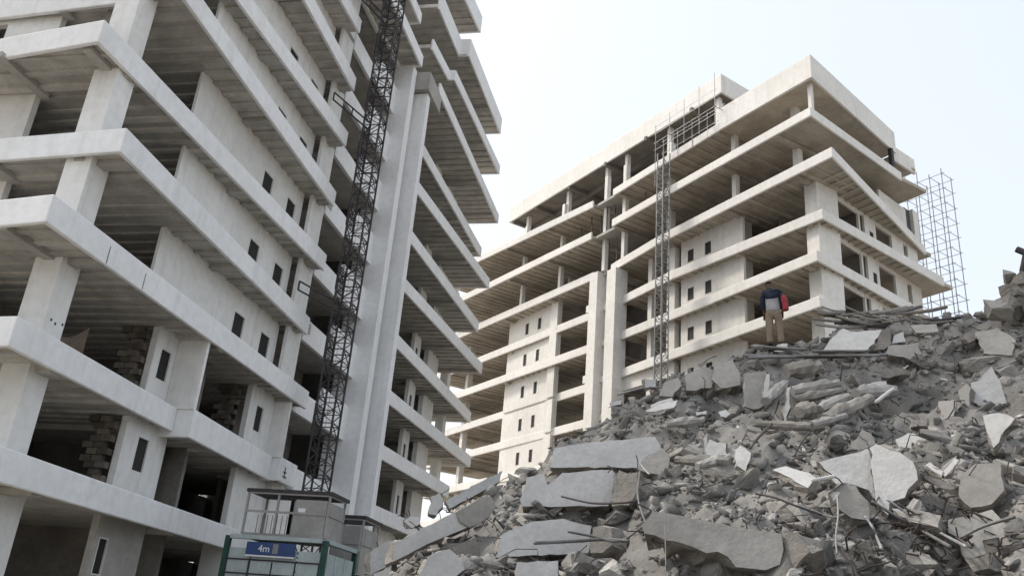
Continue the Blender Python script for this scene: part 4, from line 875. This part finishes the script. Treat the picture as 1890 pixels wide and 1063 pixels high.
for i, (lab, pts, r, mt) in enumerate([
    ('thin cable hanging straight down over the stained slab face', [(1226,940,10.6),(1228,1000,9.9),(1229,1075,9.2)], .006, 'steel_grey'),
    ('bent bar springing from the lowest slab edge to the right', [(1034,956),(1092,970),(1150,972),(1180,968)], .016, 'steel_dark'),
    ('stout bar lying across the foot of the lowest slab edge', [(984,1054),(1060,1046),(1110,1042),(1160,1046)], .024, 'steel_grey'),
    ('bar curling out under the lowest slab edge', [(1046,1028),(1090,1036),(1140,1046),(1180,1022),(1200,1002)], .016, 'steel_grey'),
    ('bar rising steeply right of the middle slab edge', [(1176,888),(1190,908),(1198,916)], .016, 'steel_galv'),
    ('cable looping over the bottom edge left of the stained slab', [(1180,910),(1176,960),(1190,1010),(1210,1062)], .014, 'steel_grey'),
    ('bar bundle strand nearest the cracked panel, running down to the picture corner', [(1612,970),(1660,1000),(1710,1028),(1760,1072)], .02, 'steel_grey'),
    ('second strand of the bar bundle running down to the picture corner', [(1640,966),(1690,1000),(1740,1030),(1790,1072)], .018, 'steel_galv'),
    ('third strand of the bar bundle running down to the picture corner', [(1660,974),(1720,1010),(1772,1040),(1800,1074)], .016, 'rust'),
    ('kinked strand crossing the bar bundle', [(1690,1030),(1706,1012),(1722,1034),(1742,1020),(1752,1050)], .014, 'rust'),
    ('lone bar bending down through the foreground hollow', [(1600,1000),(1614,1020),(1624,1045),(1632,1075)], .018, 'steel_galv'),
    ('pale twisted cable hanging below the draped lump, left strand', [(1548,960),(1550,1000),(1546,1040),(1548,1075)], .011, 'panel_grey'),
    ('pale twisted cable hanging below the draped lump, right strand', [(1500,990),(1536,1004),(1560,998)], .013, 'panel_grey'),
    ('dark stick leaning across the slope right of the leaning shard', [(1386,866),(1400,846),(1426,818)], .022, 'rust'),
    ('pale stick standing out of the slope above the white lump', [(1620,776),(1634,764),(1652,750)], .035, 'panel_bright'),
    ('pale batten lying under the draped lump', [(1502,932),(1520,928),(1542,924)], .028, 'panel_bright'),
    ('cable snaking over the stained slab top', [(1396,958),(1430,966),(1470,982),(1520,1000)], .014, 'steel_dark'),
    ('bent bar tuft at the grooved block', [(1772,866),(1780,846),(1796,850),(1806,838)], .014, 'rust'),
    ('thin bar along the foot of the grooved block', [(1780,1040),(1820,1020),(1880,1004)], .02, 'steel_grey'),
    ('drain pipe running to the small white block on the left crest', [(1140,728,22),(1170,720,21.8),(1192,714,21.5)], .03, 'steel_galv'),
    ('long bar poking up left of the crest below the far mast', [(1290,674,20.6),(1310,660,20.8),(1322,656,20.9)], .03, 'panel_grey')]):
    rod('reinforcing_bar' if mt in ('steel_dark','steel_grey','rust','steel_galv') else 'hanging_strip', lab, pts, r, mt, 'bar', G6, lift=.3)
wm = MB(); random.seed(21)                                      # tangle of tie wire nobody could count
for i in range(420):
    px, py, p = spot()
    if random.random() < .45: px, py = random.gauss(1710, 70), random.gauss(1010, 35); p = hit(px, min(py, 1062), HH) or p
    d = Vector((random.gauss(0, 1), random.gauss(0, 1), random.gauss(0, .5))).normalized(); l = random.uniform(.15, .7); q = p + Vector((0, 0, .04))
    wm.path([q, q+d*l*.4+Vector((0, 0, random.uniform(0, .12))), q+d*l*.7+Vector((random.gauss(0, .06), random.gauss(0, .06), random.uniform(-.05, .15))), q+d*l], random.uniform(.006, .014), 4)
wo = part('wire_tangle', wm, 'rust'); wo['kind'] = 'stuff'; wo['label'] = 'tangle of tie wire and bent bars on the heap'
# stump with a steel bar at the picture edge, and the skyline chunks
stp = at_r(1878, 560, 21.5)
st = thing('column_stump', 'broken column stump with a steel bar standing on the crest at the picture edge', 'column stump', stp)
for i, (dx, dz, sx, sz) in enumerate([(0,.0,.27,.22),(-.1,.24,.2,.17),(.12,.28,.22,.2),(.08,.5,.18,.15),(-.06,.66,.12,.11),(.3,.16,.26,.24),(.26,.44,.2,.2),(-.26,-.06,.24,.2),(-.45,-.2,.26,.2),(.2,-.14,.4,.26)]):
    o = link('stump_lump', rock_mesh('stump_lump', 'panel_brown' if i % 2 else 'panel_grey', 500+i, 18, (1, .9, 1)), st, (dx, random.uniform(-.1, .1), dz)); o.scale = (sx, .26, sz); o.rotation_euler = (random.random(), random.random()*.3, random.random()*6)
a = at_r(1886, 500, 21.5)-stp; b = at_r(1893, 466, 21.5)-stp; c = at_r(1876, 460, 21.5)-stp; d_ = at_r(1900, 470, 21.5)-stp
part('steel_bar', MB().path([a-Vector((0, 0, .5)), a, b], .06, 6), 'steel_dark', st); part('bar_head', MB().path([c, d_], .075, 6), 'steel_dark', st)

# ------------------------------------------------------------------ the person on the crest
def skin_mesh(name, mat, verts, edges, root, parent, sub=2):
    me = bpy.data.meshes.new(name); me.from_pydata([v[:3] for v in verts], edges, []); me.materials.append(MAT[mat]); o = link(name, me, parent)
    m = o.modifiers.new('skin', 'SKIN'); m.use_smooth_shade = True
    sk = me.skin_vertices[0].data
    for i, v in enumerate(verts):
        r_ = v[3]; sk[i].radius = (r_, v[4] if len(v) > 4 else r_); sk[i].use_root = (i == root)
    u_ = o.modifiers.new('subdivision', 'SUBSURF'); u_.levels = sub; u_.render_levels = sub
    return o
feet = hit(1430, 640) or at_r(1430, 640, 21)
feet = Vector((feet.x, feet.y, at_r(1430, 638, math.hypot(feet.x, feet.y)).z))
yawp = math.atan2(-feet.x, feet.y)
per = thing('person', 'person in dark top, grey shirt tail and khaki trousers standing on the crest', 'person', feet, yawp)
BV = [(0,0,.95,.125,.10),(-.015,0,1.12,.12,.095),(-.035,0,1.32,.145,.10),(-.055,.015,1.46,.06),(-.075,.03,1.535,.055),(-.09,.05,1.61,.082,.092),(-.10,.06,1.69,.07,.08),
      (-.095,0,.9,.092),(-.105,.015,.5,.062),(-.10,-.02,.10,.044),(-.13,.10,.035,.034),(.095,0,.9,.092),(.125,.02,.5,.062),(.15,-.02,.10,.044),(.15,.11,.035,.034),
      (-.19,.0,1.40,.058),(-.26,.03,1.14,.045),(-.23,.12,.92,.034),(-.22,.16,.85,.033),(.13,.0,1.41,.058),(.235,-.02,1.16,.045),(.22,.06,.93,.034),(.21,.09,.86,.033)]
BE = [(0,1),(1,2),(2,3),(3,4),(4,5),(5,6),(0,7),(7,8),(8,9),(9,10),(0,11),(11,12),(12,13),(13,14),(2,15),(15,16),(16,17),(17,18),(2,19),(19,20),(20,21),(21,22)]
for b0, sx in ((18, -1), (22, 1)):                             # five fingers on each hand, the thumb from the side of the palm
    bx_, by_, bz_ = BV[b0][:3]
    for fi, (fx, fl) in enumerate(((-.024, .07), (-.008, .08), (.008, .075), (.024, .06))):
        i = len(BV); BV += [(bx_+fx, by_+.01, bz_-.04, .0095), (bx_+fx, by_+.025, bz_-.04-fl*.5, .009), (bx_+fx*.9, by_+.015, bz_-.04-fl, .008)]; BE += [(b0, i), (i, i+1), (i+1, i+2)]
    i = len(BV); BV += [(bx_-sx*.035, by_+.02, bz_-.005, .011), (bx_-sx*.05, by_+.035, bz_-.04, .009)]; BE += [(b0-1, i), (i, i+1)]
skin_mesh('body', 'skin', BV, BE, 0, per)
skin_mesh('hair', 'hair', [(-.088,.03,1.64,.088,.095),(-.098,.045,1.70,.078,.085),(-.10,.05,1.725,.05)], [(0,1),(1,2)], 0, per)
skin_mesh('trousers', 'cloth_khaki', [(0,0,1.0,.165,.125),(0,0,.9,.16,.12),(-.10,0,.78,.118),(-.11,.01,.48,.095),(-.105,-.02,.12,.082),(-.10,-.01,.06,.085),(.105,0,.78,.118),(.135,.015,.48,.095),(.155,-.02,.12,.082),(.155,-.01,.06,.085)], [(0,1),(1,2),(2,3),(3,4),(4,5),(1,6),(6,7),(7,8),(8,9)], 0, per)
skin_mesh('shirt', 'cloth_grey', [(0,0,.84,.2,.155),(0,0,.97,.195,.15),(-.01,0,1.1,.185,.145),(-.025,0,1.25,.18,.14),(-.03,0,1.36,.16,.13)], [(0,1),(1,2),(2,3),(3,4)], 0, per)
skin_mesh('jacket', 'cloth_navy', [(-.03,0,1.14,.2,.16),(-.04,0,1.36,.19,.15),(-.055,.01,1.49,.1),(-.2,0,1.40,.085),(-.275,.03,1.14,.07),(-.24,.11,.96,.055),(.135,0,1.41,.085),(.24,-.02,1.16,.07),(.222,.05,.97,.052)], [(0,1),(1,2),(1,3),(3,4),(4,5),(1,6),(6,7),(7,8)], 1, per)
for sx in (-.105, .155): part('shoe', MB().box(sx-.05, sx+.05, -.09, .16, .0, .075), 'shoe', per, .025)
for ex in (-.175, -.008): skin_mesh('ear', 'skin', [(ex,.05,1.60,.014,.02),(ex,.05,1.635,.016,.022)], [(0,1)], 0, per, 1)
skin_mesh('nose', 'skin', [(-.12,.135,1.63,.012),(-.125,.155,1.60,.017)], [(0,1)], 0, per, 1)
part('mouth', MB().box(-.145, -.095, .132, .138, 1.565, 1.574), 'hair', per)
for ex in (-.15, -.09): part('eye', MB().box(ex-.014, ex+.014, .130, .136, 1.636, 1.65), 'hair', per)
bp_ = per.matrix_basis
bag = thing('shoulder_bag', 'red bag hanging at the side of the person on the crest', 'bag', feet, yawp)
skin_mesh('bag_body', 'cloth_red', [(.30,-.08,.88,.085,.065),(.29,-.085,1.0,.112,.085),(.275,-.08,1.18,.108,.085),(.24,-.07,1.32,.075,.06)], [(0,1),(1,2),(2,3)], 1, bag)
part('bag_strap', MB().path([(.24,-.08,1.38),(.12,-.13,1.44),(-.02,-.135,1.40),(-.15,-.1,1.3)], .016, 6), 'cloth_navy', bag)
